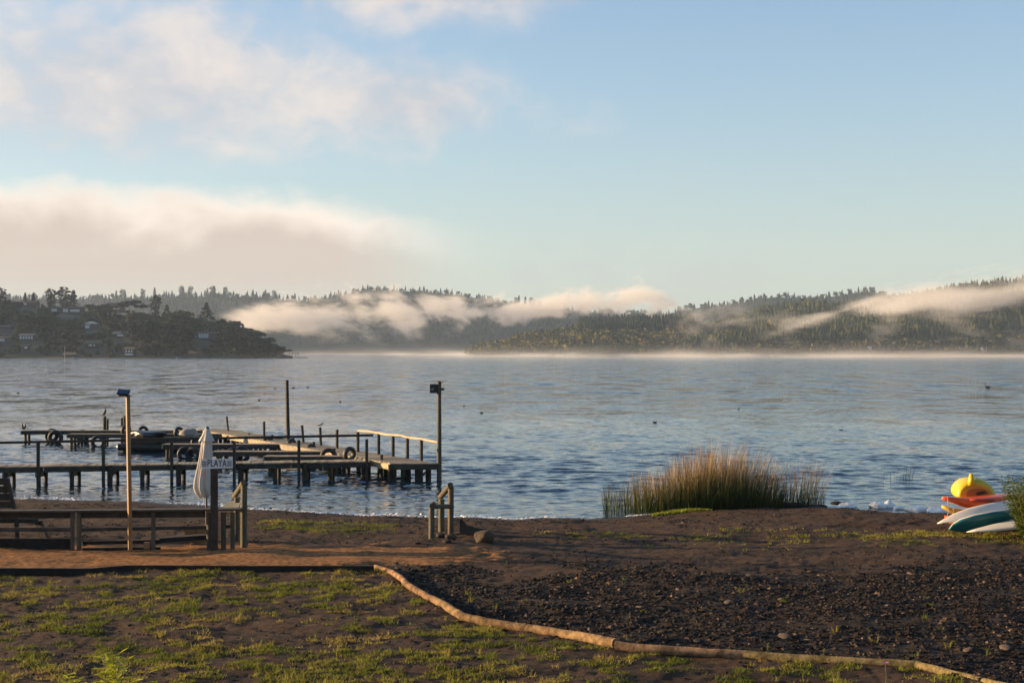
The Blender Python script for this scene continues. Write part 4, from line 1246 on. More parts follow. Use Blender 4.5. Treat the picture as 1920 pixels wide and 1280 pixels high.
# lamp pole at the pier's near corner
LY = 49.3; lx = (823.5 - 960) / FPX * LY
pl = thing('pier_lamp_pole', (lx, LY, 0), 'tall round pole with a black floodlight box at the near corner of the pier', 'lamp pole')
def lz(py): return 4.45 - (py - 660) / FPX * LY
MB().tube([(0, 0, -1.0), (0, 0, 1.5), (0.0, 0, lz(715))], [0.088, 0.08, 0.07], 14).obj('pole', M['wood_post'], pl, smooth=True)
fb = MB().box((-0.195, 0, lz(728.2)), (0.25, 0.14, 0.31)).obj('floodlight', M['black'], pl)
MB().box((-0.24, -0.076, lz(729.5)), (0.10, 0.012, 0.03)).obj('bracket', M['metal'], fb)
MB().box((-0.21, -0.076, lz(729)), (0.022, 0.012, 0.10)).obj('bracket', M['metal'], fb)
MB().box((0.12, 0, lz(729.3)), (0.11, 0.11, 0.085)).obj('camera_box', M['black'], pl)
MB().box((0.0, 0, lz(714.2)), (0.50, 0.32, 0.012), M=Matrix.Rotation(rad(1.5), 3, 'Y')).obj('solar_panel', M['solar'], pl)
MB().tube([(0.14, 0, lz(714.8)), (0.05, 0, lz(719))], 0.008, 6).obj('strut', M['metal'], pl)

# ------------------------------------------------------------------ tyres
def tyre_mesh(R=0.36, r_=0.105):
    mb = MB(); n, k = 28, 12
    prof = []
    for j in range(k):
        a = 2 * math.pi * j / k; c, s_ = math.cos(a), math.sin(a)
        prof.append((R - r_ + r_ * (abs(c) ** 0.7) * (1 if c > 0 else -1) * (1.0 if c > 0 else 0.75), 0.115 * (abs(s_) ** 0.6) * (1 if s_ > 0 else -1)))
    for i in range(n):
        b = 2 * math.pi * i / n
        for q, y in prof: mb.v.append((math.cos(b) * q, y, math.sin(b) * q))
    for i in range(n):
        for j in range(k):
            mb.f.append((i * k + j, i * k + (j + 1) % k, ((i + 1) % n) * k + (j + 1) % k, ((i + 1) % n) * k + j))
    me = mb.mesh('tyre', recalc=True); me.polygons.foreach_set("use_smooth", [True] * len(me.polygons)); me.materials.append(M['rubber']); return me


TM = tyre_mesh()
for (px, py, Y, R, rz, tilt, lb) in [
        (104, 815, 69.35, 0.45, 0, 0.06, 'large upright tyre hanging on the farthest finger, nearest the two dark birds'),
        (97, 811, 70.7, 0.42, 0, 0, 'tyre mostly hidden behind the large upright tyre of the farthest finger'),
        (155, 812, 70.7, 0.40, 0, 0, 'tyre whose top shows above the farthest finger, between large tyre and bird stump'),
        (184, 824, 66.6, 0.44, 0, 0, 'tyre arch on the side of the second farthest finger'),
        (236, 806, 67.3, 0.34, 55, 0.05, 'tyre standing edge-on behind the tall amber post'),
        (268, 809, 67.0, 0.34, 40, 0.08, 'tyre leaning on the raft just right of the tall amber post'),
        (335, 810, 66.4, 0.32, 50, 0.1, 'tyre beside the grey tarpaulin bundle'),
        (347, 845, 59.15, 0.40, 18, 0.1, 'first of two tyres hanging in the water under the sunlit finger end'),
        (362, 846, 59.05, 0.40, -12, 0.1, 'second tyre of the hanging pair, the one touching the parasol'),
        (368, 829, 62.6, 0.30, 30, 0.1, 'small tyre at the raft end, half hidden by the parasol top'),
        (437, 851, 55.9, 0.46, 0, 0, 'tyre arch right behind the handrail post near the sign'),
        (452, 846, 57.3, 0.44, 0, 0, 'dark tyre arch rising behind and above the one near the sign'),
        (501, 829, 61.9, 0.34, 50, 0.05, 'tyre with a sunlit inside standing on the pier side left of the tall bare pole'),
        (522, 828, 62.9, 0.30, 0, 0, 'low tyre just left of the foot of the tall bare pole'),
        (546, 834, 60.1, 0.34, 60, 0.1, 'black tyre edge-on just right of the foot of the tall bare pole'),
        (583, 843, 57.4, 0.30, 50, 0.1, 'small tyre with a sunlit rim on the pier side'),
        (616, 856, 53.3, 0.40, 0, 0, 'tyre top showing behind the nearest mooring finger'),
        (655, 851, 51.7, 0.34, 48, 0.12, 'big upright tyre leaning on the pier edge behind the walkway end')]:
    p = P(px, py, Y); o = obj('tyre', TM, None, loc=p, rot=(tilt, 0, rad(rz)))
    R *= 0.83; o.location.z -= (0.13 if rz in (0, 18, -12) and px < 460 else 0.0); s_ = R / 0.36; o.scale = (s_, s_, s_); tag(o, lb, 'tyre', 'old tyres used as fenders')

# raft with tarpaulins
RY = 63.4
def rx(px): return (px - 960) / FPX * RY
ro = Vector((rx(305), RY, 0.3)); rf = thing('floating_raft', ro, 'low grey floating raft on black floats moored behind the walkway', 'raft'); q = pier_parts(rf, ro)
for k in range(4): q('plank', MB().beam((rx(232), RY + 0.15 + 0.3 * k, 0.60), (rx(369), RY + 0.15 + 0.3 * k, 0.60), 0.28, 0.04), M['wood_grey'])
q('side_board', MB().beam((rx(240), RY, 0.52), (rx(369), RY, 0.54), 0.05, 0.23), M['wood_grey'])
for k in range(3): q('float', MB().tube([(rx(217) + 0.1 * k, RY + 0.1 + 0.5 * k, 0.20), (rx(221) + 0.1 * k, RY + 0.1 + 0.5 * k, 0.22), (rx(300), RY + 0.1 + 0.5 * k, 0.20), (rx(362), RY + 0.1 + 0.5 * k, 0.2)], [0.06, 0.16, 0.18, 0.16], 12), M['black'])
M['tarp_dark'] = mat('dark_tarpaulin', (0.018, 0.02, 0.03), 0.35, 0.3, 6, None, 0.8, 9, spec=0.6)
M['tarp_grey'] = mat('grey_tarpaulin', (0.23, 0.20, 0.17), 0.7, 0.2, 4, None, 0.6, 8)
o = rock('tarpaulin', (1.9, 0.9, 0.42), M['tarp_dark'], 77, rough=0.5); o.location = (rx(272), RY + 0.6, 0.74); tag(o, 'black shiny tarpaulin heaped along the floating raft', 'tarpaulin')
o = rock('tarpaulin', (0.9, 0.7, 0.5), M['tarp_grey'], 78, rough=0.5); o.location = (rx(350), RY + 0.6, 0.78); tag(o, 'grey-brown tarpaulin bundle on the raft end next to the parasol', 'tarpaulin')

# ------------------------------------------------------------------ birds
def cormorant(px, py, Y, h, face, label, hunch=0.0):
    base = P(px, py, Y); t = thing('cormorant', base, label, 'bird')
    s_ = h; f = face
    MB().tube([(-0.36 * f * s_, 0, 0.06 * s_), (-0.20 * f * s_, 0, 0.20 * s_), (-0.06 * f * s_, 0, 0.36 * s_), (0.04 * f * s_, 0, 0.56 * s_), (0.06 * f * s_, 0, 0.70 * s_),
               (0.02 * f * s_, 0, 0.80 * s_), (0.03 * f * s_, 0, 0.90 * s_), (0.08 * f * s_, 0, 0.95 * s_), (0.13 * f * s_, 0, 0.945 * s_)],
              [0.02 * s_, 0.075 * s_, 0.15 * s_, 0.14 * s_, 0.085 * s_, 0.05 * s_, 0.05 * s_, 0.055 * s_, 0.02 * s_], 12).obj('body', M['feather'], t, smooth=True)
    MB().tube([(0.12 * f * s_, 0, 0.945 * s_), (0.25 * f * s_, 0, 0.925 * s_)], [0.018 * s_, 0.005 * s_], 6).obj('beak', M['beak'], t)
    for k in (-1, 1):
        MB().tube([(-0.02 * f * s_, 0.05 * k * s_, 0.22 * s_), (0.0, 0.05 * k * s_, 0.02 * s_), (0.09 * f * s_, 0.06 * k * s_, 0.005 * s_)], [0.022 * s_, 0.014 * s_, 0.02 * s_], 6).obj('leg', M['feather'], t)
        MB().tube([(0.05 * f * s_, 0.10 * k * s_, 0.58 * s_), (-0.08 * f * s_, 0.125 * k * s_, 0.40 * s_), (-0.26 * f * s_, 0.06 * k * s_, 0.16 * s_)], [0.04 * s_, 0.075 * s_, 0.015 * s_], 8, sx=0.5).obj('wing', M['feather'], t, smooth=True)
    return t


cormorant(196.5, 781, 70.9, 0.46, 1, 'dark cormorant perched upright on the thick stump in the water')
cormorant(42.5, 806, 70.0, 0.36, -1, 'hunched dark cormorant on the very end of the farthest mooring finger')
cormorant(47, 806.5, 70.2, 0.37, 1, 'dark cormorant of the pair, with its neck curved towards the tyres')
g = thing('gull', P(600, 801, 58.5), 'small pale grey gull standing on a pier post', 'bird')
MB().tube([(-0.17, 0, 0.09), (-0.08, 0, 0.10), (0, 0, 0.11), (0.07, 0, 0.14), (0.10, 0, 0.185), (0.135, 0, 0.19)], [0.01, 0.035, 0.055, 0.045, 0.032, 0.012], 10).obj('body', M['gull'], g, smooth=True)
MB().tube([(0.13, 0, 0.19), (0.17, 0, 0.182)], [0.009, 0.003], 6).obj('beak', M['beak'], g)
for k in (-1, 1): MB().tube([(0, 0.02 * k, 0.07), (0, 0.02 * k, -0.01)], 0.006, 5).obj('leg', M['beak'], g)


def swimmer(px, py, label, s_=1.0, f=-1, neck=0.5, grp='waterfowl far out on the lake'):
    p = Z(px, py, 0.0); t = thing('waterbird', p, label, 'bird', grp)
    MB().tube([(-0.30 * s_ * f * -1, 0, 0.14 * s_), (-0.18 * s_ * f * -1, 0, 0.11 * s_), (0, 0, 0.09 * s_), (0.16 * s_ * f, 0, 0.10 * s_), (0.24 * s_ * f, 0, 0.08 * s_)] if False else
              [(-0.32 * s_ * f, 0, 0.15 * s_), (-0.18 * s_ * f, 0, 0.11 * s_), (0, 0, 0.09 * s_), (0.15 * s_ * f, 0, 0.09 * s_), (0.24 * s_ * f, 0, 0.12 * s_)],
              [0.02 * s_, 0.10 * s_, 0.14 * s_, 0.12 * s_, 0.05 * s_], 10).obj('body', M['feather'], t, smooth=True)
    MB().tube([(0.20 * s_ * f, 0, 0.10 * s_), (0.26 * s_ * f, 0, (0.12 + neck * 0.25) * s_), (0.25 * s_ * f, 0, (0.12 + neck * 0.5) * s_), (0.31 * s_ * f, 0, (0.14 + neck * 0.52) * s_)],
              [0.05 * s_, 0.032 * s_, 0.032 * s_, 0.035 * s_], 8).obj('neck', M['feather'], t, smooth=True)
    MB().tube([(0.31 * s_ * f, 0, (0.14 + neck * 0.52) * s_), (0.39 * s_ * f, 0, (0.12 + neck * 0.5) * s_)], [0.018 * s_, 0.004], 6).obj('beak', M['beak'], t)
    return t


swimmer(1852, 727, 'black swan-like waterbird with an upright neck, alone far out on the right of the lake', 1.15, -1, 0.9)
for px, py, s_, f, lb in [(903, 775, 0.55, -1, 'small dark duck on open water just right of the pier lamp pole'), (1228, 793, 0.6, 1, 'small dark duck on open water well above the reeds'),
                          (1577, 807, 0.4, 1, 'tiny duck on the water up from the right end of the reeds'), (550, 728, 0.9, 1, 'dark waterbird next to the top of the tall bare pole'),
                          (577, 727, 0.8, 1, 'second dark waterbird out from the top of the tall bare pole'), (516, 729, 0.6, -1, 'small dark waterbird just left of the tall bare pole'),
                          (486, 750, 0.5, 1, 'small waterbird on the lake between parasol and tall bare pole'), (34, 738, 0.7, -1, 'dark waterbird above the two perched cormorants'),
                          (99, 717, 0.6, 1, 'tiny dark bird on the lake near the shore end of the headland'), (638, 753, 0.4, 1, 'tiny bird on the lake between the bare pole and the lamp pole'),
                          (870, 762, 0.35, 1, 'tiny dark speck of a bird, level with the pier floodlight'), (1385, 768, 0.35, 1, 'tiny duck far above the tallest reeds')]:
    swimmer(px, py, lb, s_ * 0.8, f, 0.35)

# ================================================================== boats, boards and shrub on the right
def loft(name, secs, m, parent=None, n=18, sq=0.8):
    """secs: (centre, half-width vector, half-height vector up, factor down)"""
    mb = MB()
    for (c, w_, h_, dn) in secs:
        c, w_, h_ = Vector(c), Vector(w_), Vector(h_)
        for k in range(n):
            a = 2 * math.pi * k / n; ca, sa = math.cos(a), math.sin(a)
            ca = math.copysign(abs(ca) ** sq, ca); sb = math.copysign(abs(sa) ** sq, sa) * (1 if sa > 0 else dn)
            mb.v.append(tuple(c + w_ * ca + h_ * sb))
    for i in range(len(secs) - 1):
        for k in range(n): mb.f.append((i * n + k, i * n + (k + 1) % n, (i + 1) * n + (k + 1) % n, (i + 1) * n + k))
    mb.f.append(tuple(range(n))); mb.f.append(tuple((len(secs) - 1) * n + k for k in range(n)))
    return mb.obj(name, m, parent, smooth=True, recalc=True)


M['kayak_orange'] = mat('orange_plastic', (0.62, 0.075, 0.012), 0.38, 0.08, 3, None, 0.1, 10, spec=0.5)
M['kayak_yellow'] = mat('yellow_plastic', (0.50, 0.37, 0.010), 0.42, 0.08, 3, None, 0.1, 10, spec=0.5)
M['kayak_amber'] = mat('amber_plastic', (0.62, 0.34, 0.03), 0.42, 0.1, 3, None, 0.1, 10, spec=0.5)
M['board_white'] = mat('cream_board', (0.64, 0.57, 0.47), 0.4, 0.06, 3, None, 0.05, 10, spec=0.5)
M['board_teal'] = mat('teal_board', (0.012, 0.13, 0.14), 0.35, 0.12, 3, None, 0.05, 10, spec=0.5)


def kayak(name, pts, m, label, grp):
    """pts: (px, py_top, py_keel, Y, half width)"""
    base = P(pts[2][0], pts[2][2], pts[2][3]); t = thing(name, base, label, 'kayak', grp)
    secs = []
    for (px, a, b, Y, w_) in pts:
        p1, p2 = P(px, a, Y), P(px, b, Y); c = p1 * 0.62 + p2 * 0.38
        secs.append((c - base, (0, w_, 0), (0, 0, (p1 - c).length), (p2 - c).length / max((p1 - c).length, 1e-4)))
    loft('hull', secs, m, t, 20, 0.75)
    return t, base


k1, b1 = kayak('orange_kayak', [(1766, 931, 936.5, 31.0, 0.02), (1772, 930, 938, 31.0, 0.06), (1785, 931, 942, 31.05, 0.13), (1805, 932, 950, 31.1, 0.23), (1830, 931, 955, 31.2, 0.32), (1860, 928, 957, 31.3, 0.37),
                                (1890, 926, 957, 31.5, 0.38), (1930, 923, 955, 31.7, 0.37), (1980, 922, 951, 31.9, 0.28), (2020, 920, 944, 32.1, 0.15), (2045, 915, 925, 32.2, 0.03)],
               M['kayak_orange'], 'bright orange kayak on top of the amber one, its bow pointing at the lake foam', None)
loft('cockpit', [(P(px, 935.5, 31.15) - b1 + Vector((0, -0.20, 0)), (0, 0.12, 0), (0, 0, 0.035), 1) for px in (1812, 1825, 1840, 1855)], mat('orange_cockpit_shade', (0.25, 0.025, 0.008), 0.6, 0.1), k1)  # solid insert; the cockpit's shade is put into its darker orange
MB().tube([P(1774, 929, 31.0) - b1 + Vector((0, -0.07, 0)), P(1775, 938, 31.0) - b1 + Vector((0, -0.09, 0)), P(1776, 956, 31.0) - b1 + Vector((0, -0.1, 0)), P(1775, 975, 31.0) - b1], 0.008, 5).obj('rope', M['rope'], k1)
k2, b2 = kayak('amber_kayak', [(1766, 947, 952, 31.0, 0.03), (1774, 948, 957, 31.0, 0.09), (1785, 952, 963, 31.05, 0.15), (1800, 954, 968, 31.1, 0.22), (1830, 956, 974, 31.2, 0.30), (1870, 957, 980, 31.3, 0.34),
                               (1920, 957, 982, 31.5, 0.34), (1970, 955, 978, 31.8, 0.25), (2010, 952, 966, 32.0, 0.06)], M['kayak_amber'], 'amber yellow kayak squeezed under the orange one', None)
MB().tube([P(1784, 950, 31.0) - b2 + Vector((0, -0.15, 0)), P(1783, 965, 31.0) - b2 + Vector((0, -0.15, 0)), P(1786, 975, 31.0) - b2 + Vector((0, -0.1, 0))], 0.008, 5).obj('rope', M['rope'], k2)
k2b, b2b = kayak('orange_kayak', [(1772, 966, 972, 31.4, 0.05), (1782, 968, 982, 31.4, 0.10), (1800, 972, 990, 31.5, 0.2), (1850, 974, 994, 31.6, 0.3), (1920, 974, 994, 31.7, 0.3), (1990, 972, 990, 31.9, 0.15)],
                 M['kayak_orange'], 'lowest orange kayak, only its bow showing under the pile of boards', None)
# upended yellow kayak
YB = 31.6
yb = P(1835, 932, YB); yk = thing('yellow_kayak', yb, 'bright yellow kayak lying upside down on the orange one, fin sticking up', 'kayak')
secs = []
for i, (dy_, dx_, w_, h_) in enumerate([(0.0, -0.04, 0.37, 0.31), (0.06, -0.03, 0.44, 0.37), (0.25, 0.0, 0.46, 0.405), (0.7, 0.08, 0.46, 0.40), (1.3, 0.20, 0.42, 0.34), (1.9, 0.32, 0.30, 0.24), (2.3, 0.42, 0.12, 0.14)]):
    secs.append(((dx_, dy_, 0.0), (w_, 0, -0.02), (0.0, 0, h_), 0.25))
loft('hull', secs, M['kayak_yellow'], yk, 30, 1.0)
rec = loft('rim', [((-0.03, -0.012, -0.01), (0.335, 0, 0), (0, 0, 0.265), 0.1), ((-0.03, 0.02, -0.01), (0.34, 0, 0), (0, 0, 0.27), 0.1)], mat('amber_recess', (0.52, 0.25, 0.02), 0.6, 0.12, 6), yk, 30, 1.0)  # flat disc; the hollow's shade is mixed into the amber
loft('recess_shade', [((-0.03, -0.018, 0.06), (0.24, 0, 0), (0, 0, 0.14), 0.5), ((-0.03, -0.010, 0.06), (0.24, 0, 0), (0, 0, 0.14), 0.5)], mat('brown_recess_shade', (0.26, 0.11, 0.02), 0.6, 0.12, 6), yk, 24, 0.8)  # flat brown disc painted as the shade inside the hollow
loft('handle_slot', [((0.04, -0.026, 0.10), (0.11, 0, 0.02), (0, 0, 0.032), 1), ((0.04, -0.016, 0.10), (0.11, 0, 0.02), (0, 0, 0.032), 1)], M['black'], yk, 20, 0.8)
loft('fin', [((-0.15, 0.05, 0.28), (0.10, 0, 0.02), (0, 0.12, 0), 1), ((-0.15, 0.06, 0.40), (0.055, 0, 0), (0, 0.08, 0), 1), ((-0.145, 0.07, 0.525), (0.035, 0, 0), (0, 0.05, 0), 1)], M['kayak_yellow'], yk, 14, 0.8)


def board(name, pts, m, m2, label, tilt, th):
    """pts: (px, py, Y, half width); width axis tilted about the length"""
    base = P(*pts[3][:3]); t = thing(name, base, label, 'paddleboard')
    wv = Vector((0, math.cos(tilt), math.sin(tilt))); hv = Vector((0, -math.sin(tilt), math.cos(tilt)))
    loft('deck', [(P(px, py, Y) - base, wv * w_, hv * th * min(1, w_ * 6), 0.8) for (px, py, Y, w_) in pts], m, t, 16, 0.7)
    if m2: loft('underside', [(P(px, py, Y) - base - hv * th * 0.62 * min(1, w_ * 6), wv * w_ * 0.985, hv * th * min(1, w_ * 6), 0.75) for (px, py, Y, w_) in pts], m2, t, 16, 0.7)
    return t


board('white_paddleboard', [(1757, 981, 30.3, 0.01), (1768, 977, 30.3, 0.05), (1790, 971, 30.35, 0.13), (1820, 965, 30.4, 0.21), (1855, 961, 30.5, 0.28), (1895, 957, 30.7, 0.33), (1950, 953, 31.0, 0.35), (2010, 950, 31.4, 0.25), (2040, 948, 31.6, 0.05)],
      M['board_white'], None, 'cream paddleboard with a long pointed nose on top of the teal one', rad(34), 0.055)
board('teal_paddleboard', [(1779, 992, 30.1, 0.02), (1786, 988, 30.1, 0.08), (1800, 985, 30.1, 0.15), (1825, 981, 30.1, 0.205), (1860, 977, 30.15, 0.24), (1900, 974, 30.25, 0.26), (1960, 971, 30.4, 0.26), (2020, 968, 30.6, 0.1)],
      M['board_teal'], M['board_white'], 'paddleboard tipped on its edge showing a dark teal underside', rad(118), 0.06)
board('white_paddleboard', [(1812, 997, 29.7, 0.01), (1830, 994, 29.7, 0.07), (1860, 990, 29.75, 0.15), (1900, 984, 29.8, 0.22), (1950, 978, 29.9, 0.27), (2010, 972, 30.1, 0.25), (2050, 968, 30.2, 0.05)],
      M['board_white'], None, 'white paddleboard lying lowest, flat on the grass in front of the pile', rad(14), 0.05)

shb = P(1926, 998, 29.3); shb.z = gzs(shb.x, shb.y)
weed('leafy_shrub', 0, 0, 1.42, 130, 0.14, 77, 'bright green leafy shrub at the picture edge in front of the boards', 'shrub', 0.30, base=shb, spread=0.42, lm=M['shrub_leaf'], fat=0.22)

# ================================================================== reeds
M['reed'] = mat('reed_stems', (1, 1, 1), 0.75, 0.2, 3, None, 0, spec=0.2, trans=0.2, attr='tint',
                attr_cols=[(0.0, (0.014, 0.024, 0.005)), (0.35, (0.045, 0.062, 0.010)), (0.65, (0.22, 0.145, 0.055)), (1.0, (0.48, 0.33, 0.19))])


def reeds(name, groups, seed, label):
    r = np.random.default_rng(seed); Vs, Fs, Ts = [], [], []; base = 0
    for (n, px0, px1, py0, py1, h0, h1, lean, wid, dry, prof) in groups:
        px = px0 + (px1 - px0) * (r.random(n) if prof is None else np.clip(r.normal(0.5, 0.24, n), 0, 1)); py = py0 + (py1 - py0) * r.random(n)
        Y = (EYE - 0.05) * FPX / (py - HOR); x = (px - 960) / FPX * Y; z = np.minimum(gz(x, Y), 0.25) - 0.03; z = np.maximum(z, -0.2)
        f = (px - px0) / (px1 - px0)
        H = (h0 + (h1 - h0) * (r.random(n) ** 0.8)) * (1 if prof is None else 0.50 + 0.35 * fbm(px / 14, 0 * px, 5, 2) + 0.32 * np.sin(np.clip(f, 0, 1) * math.pi) ** 0.6)
        a = r.random(n) * 6.28; le = H * np.abs(r.normal(0, lean, n))
        dx_ = np.cos(a) * le + (f - 0.45) * 0.25 * H + 0.04 * H; dy_ = np.sin(a) * le
        wv = wid * (0.6 + 0.8 * r.random(n)); pa = r.normal(0, 0.8, n)
        ts = [0, 0.3, 0.6, 0.85, 1.0]; ws = [1, 0.9, 0.75, 0.5, 0.12]
        P_ = []
        for t, w_ in zip(ts, ws):
            c = np.stack([x + dx_ * t ** 1.8, Y + dy_ * t ** 1.8, z + H * (t - 0.06 * t * t)], -1); s_ = np.stack([np.cos(pa) * wv * w_ * 0.5, np.sin(pa) * wv * w_ * 0.5, 0 * wv], -1)
            P_ += [c - s_, c + s_]
        V = np.stack(P_, 1).reshape(-1, 3)
        q = np.array([(2 * i, 2 * i + 1, 2 * i + 3, 2 * i + 2) for i in range(4)])
        Fs.append((q[None] + (np.arange(n) * 10)[:, None, None]).reshape(-1, 4) + base); Vs.append(V); base += len(V)
        d = np.clip(r.normal(dry, 0.13, n), 0, 1)
        tt = np.stack([np.clip(d * (0.25 + 1.0 * t) + 0.02, 0, 1) for t in (0, 0, .3, .3, .6, .6, .85, .85, 1, 1)], 1)
        Ts.append(tt.reshape(-1))
    o = obj(name, fastmesh(name, np.concatenate(Vs), np.concatenate(Fs), {'tint': np.concatenate(Ts)}), M['reed'])
    return tag(o, label, 'reeds', kind='stuff')


reeds('reeds', [(1500, 1215, 1450, 944, 962, 0.8, 1.9, 0.15, 0.012, 0.70, 1), (260, 1180, 1500, 944, 960, 0.8, 1.7, 0.22, 0.010, 0.75, 1), (1500, 1215, 1465, 946, 964, 0.4, 1.25, 0.15, 0.016, 0.22, 1), (420, 1240, 1450, 944, 960, 1.2, 2.35, 0.17, 0.009, 0.85, 1),
                (420, 1132, 1250, 945, 962, 0.5, 1.1, 0.12, 0.011, 0.35, None), (180, 1185, 1260, 946, 962, 0.8, 1.45, 0.14, 0.011, 0.65, None),
                (280, 1440, 1540, 941, 953, 0.6, 1.6, 0.20, 0.009, 0.8, None), (200, 1430, 1545, 941, 954, 0.3, 0.9, 0.16, 0.010, 0.45, None)], 4,
      'tall clump of tan and green reeds at the edge of the lake')
r6 = np.random.default_rng(3)
reeds('lone_reeds', [(26, 1652, 1710, 893, 903, 0.5, 1.0, 0.12, 0.010, 0.3, None), (5, 1780, 1800, 898, 906, 0.3, 0.5, 0.25, 0.012, 0.3, None)], 9, 'few thin reed stems standing alone in the water above the foam')
u_ = rng.random(2600); a_ = (rng.random(2600) - 0.5)
mpx = 1222 + 110 * u_; mpy = 958 + a_ * 9
Ym = (EYE - 0.12) * FPX / (mpy - HOR); xm = (mpx - 960) / FPX * Ym
M['moss'] = mat('bright_moss', (0.16, 0.20, 0.012), 0.8, 0.3, 8, None, 0.8, 30, base2=(0.26, 0.26, 0.02))
blades('moss', xm, Ym, 7, 0.05 + 0.08 * np.sin(np.pi * u_) * rng.random(2600), 0.05 + 0 * xm, 0.012, 77, 0.45 + 0 * xm, 0.8, 'vivid yellow-green waterweed at the foot of the reeds', 'moss', m=M['moss'])
for i, (px, py, s_) in enumerate([(1462, 945, 0.5), (1490, 949, 0.55), (1520, 951, 0.5), (1540, 950, 0.35), (1568, 943, 0.30), (1585, 942, 0.22), (1440, 948, 0.5)]):
    p = Z(px, py, 0.06); o = rock('shore_stone', (s_ * 1.3, s_ * 0.7, s_ * 0.45), M['rock_dark'], 60 + i, sub=2); o.location = p
    tag(o, ['black clod under the leaning reeds, next to the tall clump', 'black clod in the middle below the leaning reeds', 'black clod below the outer leaning reeds', 'small black clod at the outer end of the reeds',
            'black wet stone behind the foam closest to the reeds', 'smaller black wet stone right of the other behind the foam', 'black clod at the foot of the tall reed clump'][i], 'stone', 'dark clods at the water edge')

# ------------------------------------------------------------------ foam
M['foam'] = mat('lake_foam', (0.86, 0.83, 0.79), 0.9, 0.04, 10, None, 1.0, 22, spec=0.2)
for i, (px, py, w_, h_, lb) in enumerate([(1566, 952, 0.5, 0.08, 'flat smear of white foam at the end of the reeds'), (1590, 949, 0.42, 0.16, 'white foam mound closest to the reeds'),
                                          (1646, 950, 0.40, 0.18, 'white foam mound, first of the pair in the middle of the shore foam'), (1668, 949, 0.30, 0.22, 'taller white foam mound, second of the middle pair'),
                                          (1685, 953, 0.28, 0.10, 'small flat foam mound right of the middle pair'), (1725, 957, 0.48, 0.20, 'large white foam mound left of the amber kayak bow'),
                                          (1755, 959, 0.44, 0.17, 'white foam mound touching the kayak pile'), (1705, 956, 0.22, 0.06, 'thin foam lump between the middle and large mounds')]):
    p = Z(px, py, 0.02); o = rock('foam_mound', (w_ * 1.25, w_ * 0.8, h_ * 1.7), M['foam'], 90 + i, sub=4, rough=0.35); o.location = p; tag(o, lb, 'foam', 'white foam mounds washed ashore')
# thin foam fringe along the shoreline
r7 = np.random.default_rng(8); n = 5200
fxs = -22 + 40 * r7.random(n); keep = r7.random(n) < sst(0.42, 0.68, fbm(fxs * 0.5, 0 * fxs, 33, 3)) * 0.85 + 0.03
keep &= ~((fxs > 4.2) & (fxs < 8.6)); fxs = fxs[keep]; n = len(fxs)
wdt = 0.10 + 0.35 * fbm(fxs * 0.35, 0 * fxs, 44, 2)
fys = shore_y(fxs) - 0.06 + wdt * np.abs(r7.normal(0, 0.8, n))
sz_ = 0.03 + 0.09 * r7.random(n) ** 2
me = stones_mesh('foam_fringe', fxs, fys, sz_, 9, flat=0.16)
co = np.empty(len(me.vertices) * 3, np.float32); me.vertices.foreach_get('co', co); co = co.reshape(-1, 3)
zc = np.repeat(gz(fxs, fys), 6); co[:, 2] = np.maximum(co[:, 2], co[:, 2] - zc + 0.012); me.vertices.foreach_set('co', co.ravel()); me.update()
tag(obj('foam_fringe', me, M['foam']), 'thin white line of foam along the waterline', 'foam', kind='stuff')

# ================================================================== headland trees
M['bark'] = mat('bark', (0.07, 0.05, 0.035), 0.9, 0.3, 2)
M['leaf'] = mat('headland_foliage', (1, 1, 1), 0.85, 0.3, 0.6, None, 0, spec=0.15, attr='tint', objvar=0.5,
                attr_cols=[(0.0, (0.003, 0.006, 0.004)), (0.4, (0.009, 0.014, 0.006)), (0.7, (0.024, 0.027, 0.009)), (1.0, (0.07, 0.06, 0.016))])


def crown_mesh(kind, seed, n=150):
    r = np.random.default_rng(seed)
    if kind == 'round':
        V, F = clump_tpl(n, seed, 0.10); V = V.copy(); V[:, :2] *= 1.3
    elif kind == 'umbrella':
        V, F = clump_tpl(n, seed, 0.09); V = V.copy(); V[:, 2] = 0.55 + (V[:, 2] - 0.5) * 0.8; V[:, :2] *= 1.7
    elif kind == 'poplar':
        V, F = clump_tpl(n, seed, 0.06); V = V.copy(); V[:, :2] *= 0.35; V[:, 2] = 0.08 + V[:, 2] * 0.95
    else:   # conifer: whorls of drooping sprays
        V, F = [], []
        nl = 15; ww = {'spruce': 0.42, 'pine': 0.30, 'spire': 0.16}[kind]
        for i in range(nl):
            z = 0.10 + 0.86 * i / nl; w_ = ww * ((1 - i / nl) ** 0.75 if kind != 'pine' else (math.sin(math.pi * min(1, 0.25 + 0.75 * (1 - i / nl))) ** 0.5)) + 0.02
            for j in range(9):
                a = r.random() * 6.28; L = w_ * (0.45 + 0.75 * r.random()); c, s_ = math.cos(a), math.sin(a)
                zz_ = z + r.normal(0, 0.02); t = 0.035 + 0.03 * r.random(); b0 = len(V)
                V += [(0.02 * c, 0.02 * s_, zz_ + 0.03), (c * L * 0.55 - s_ * t, s_ * L * 0.55 + c * t, zz_ + 0.005), (c * L, s_ * L, zz_ - L * 0.12), (c * L * 0.55 + s_ * t, s_ * L * 0.55 - c * t, zz_ - 0.005), (c * L * 0.5, s_ * L * 0.5, zz_ - 0.06)]
                F += [(b0, b0 + 1, b0 + 2), (b0, b0 + 2, b0 + 3), (b0 + 1, b0 + 4, b0 + 2)]
        V, F = np.array(V), np.array(F)
    k = 4 if kind in ('round', 'umbrella', 'poplar') else 5
    ti = np.repeat(np.clip(r.normal(0.38, 0.18, len(V) // k), 0, 1), k)
    me = fastmesh('crown', V, F, {'tint': ti}); me.materials.append(M['leaf']); return me


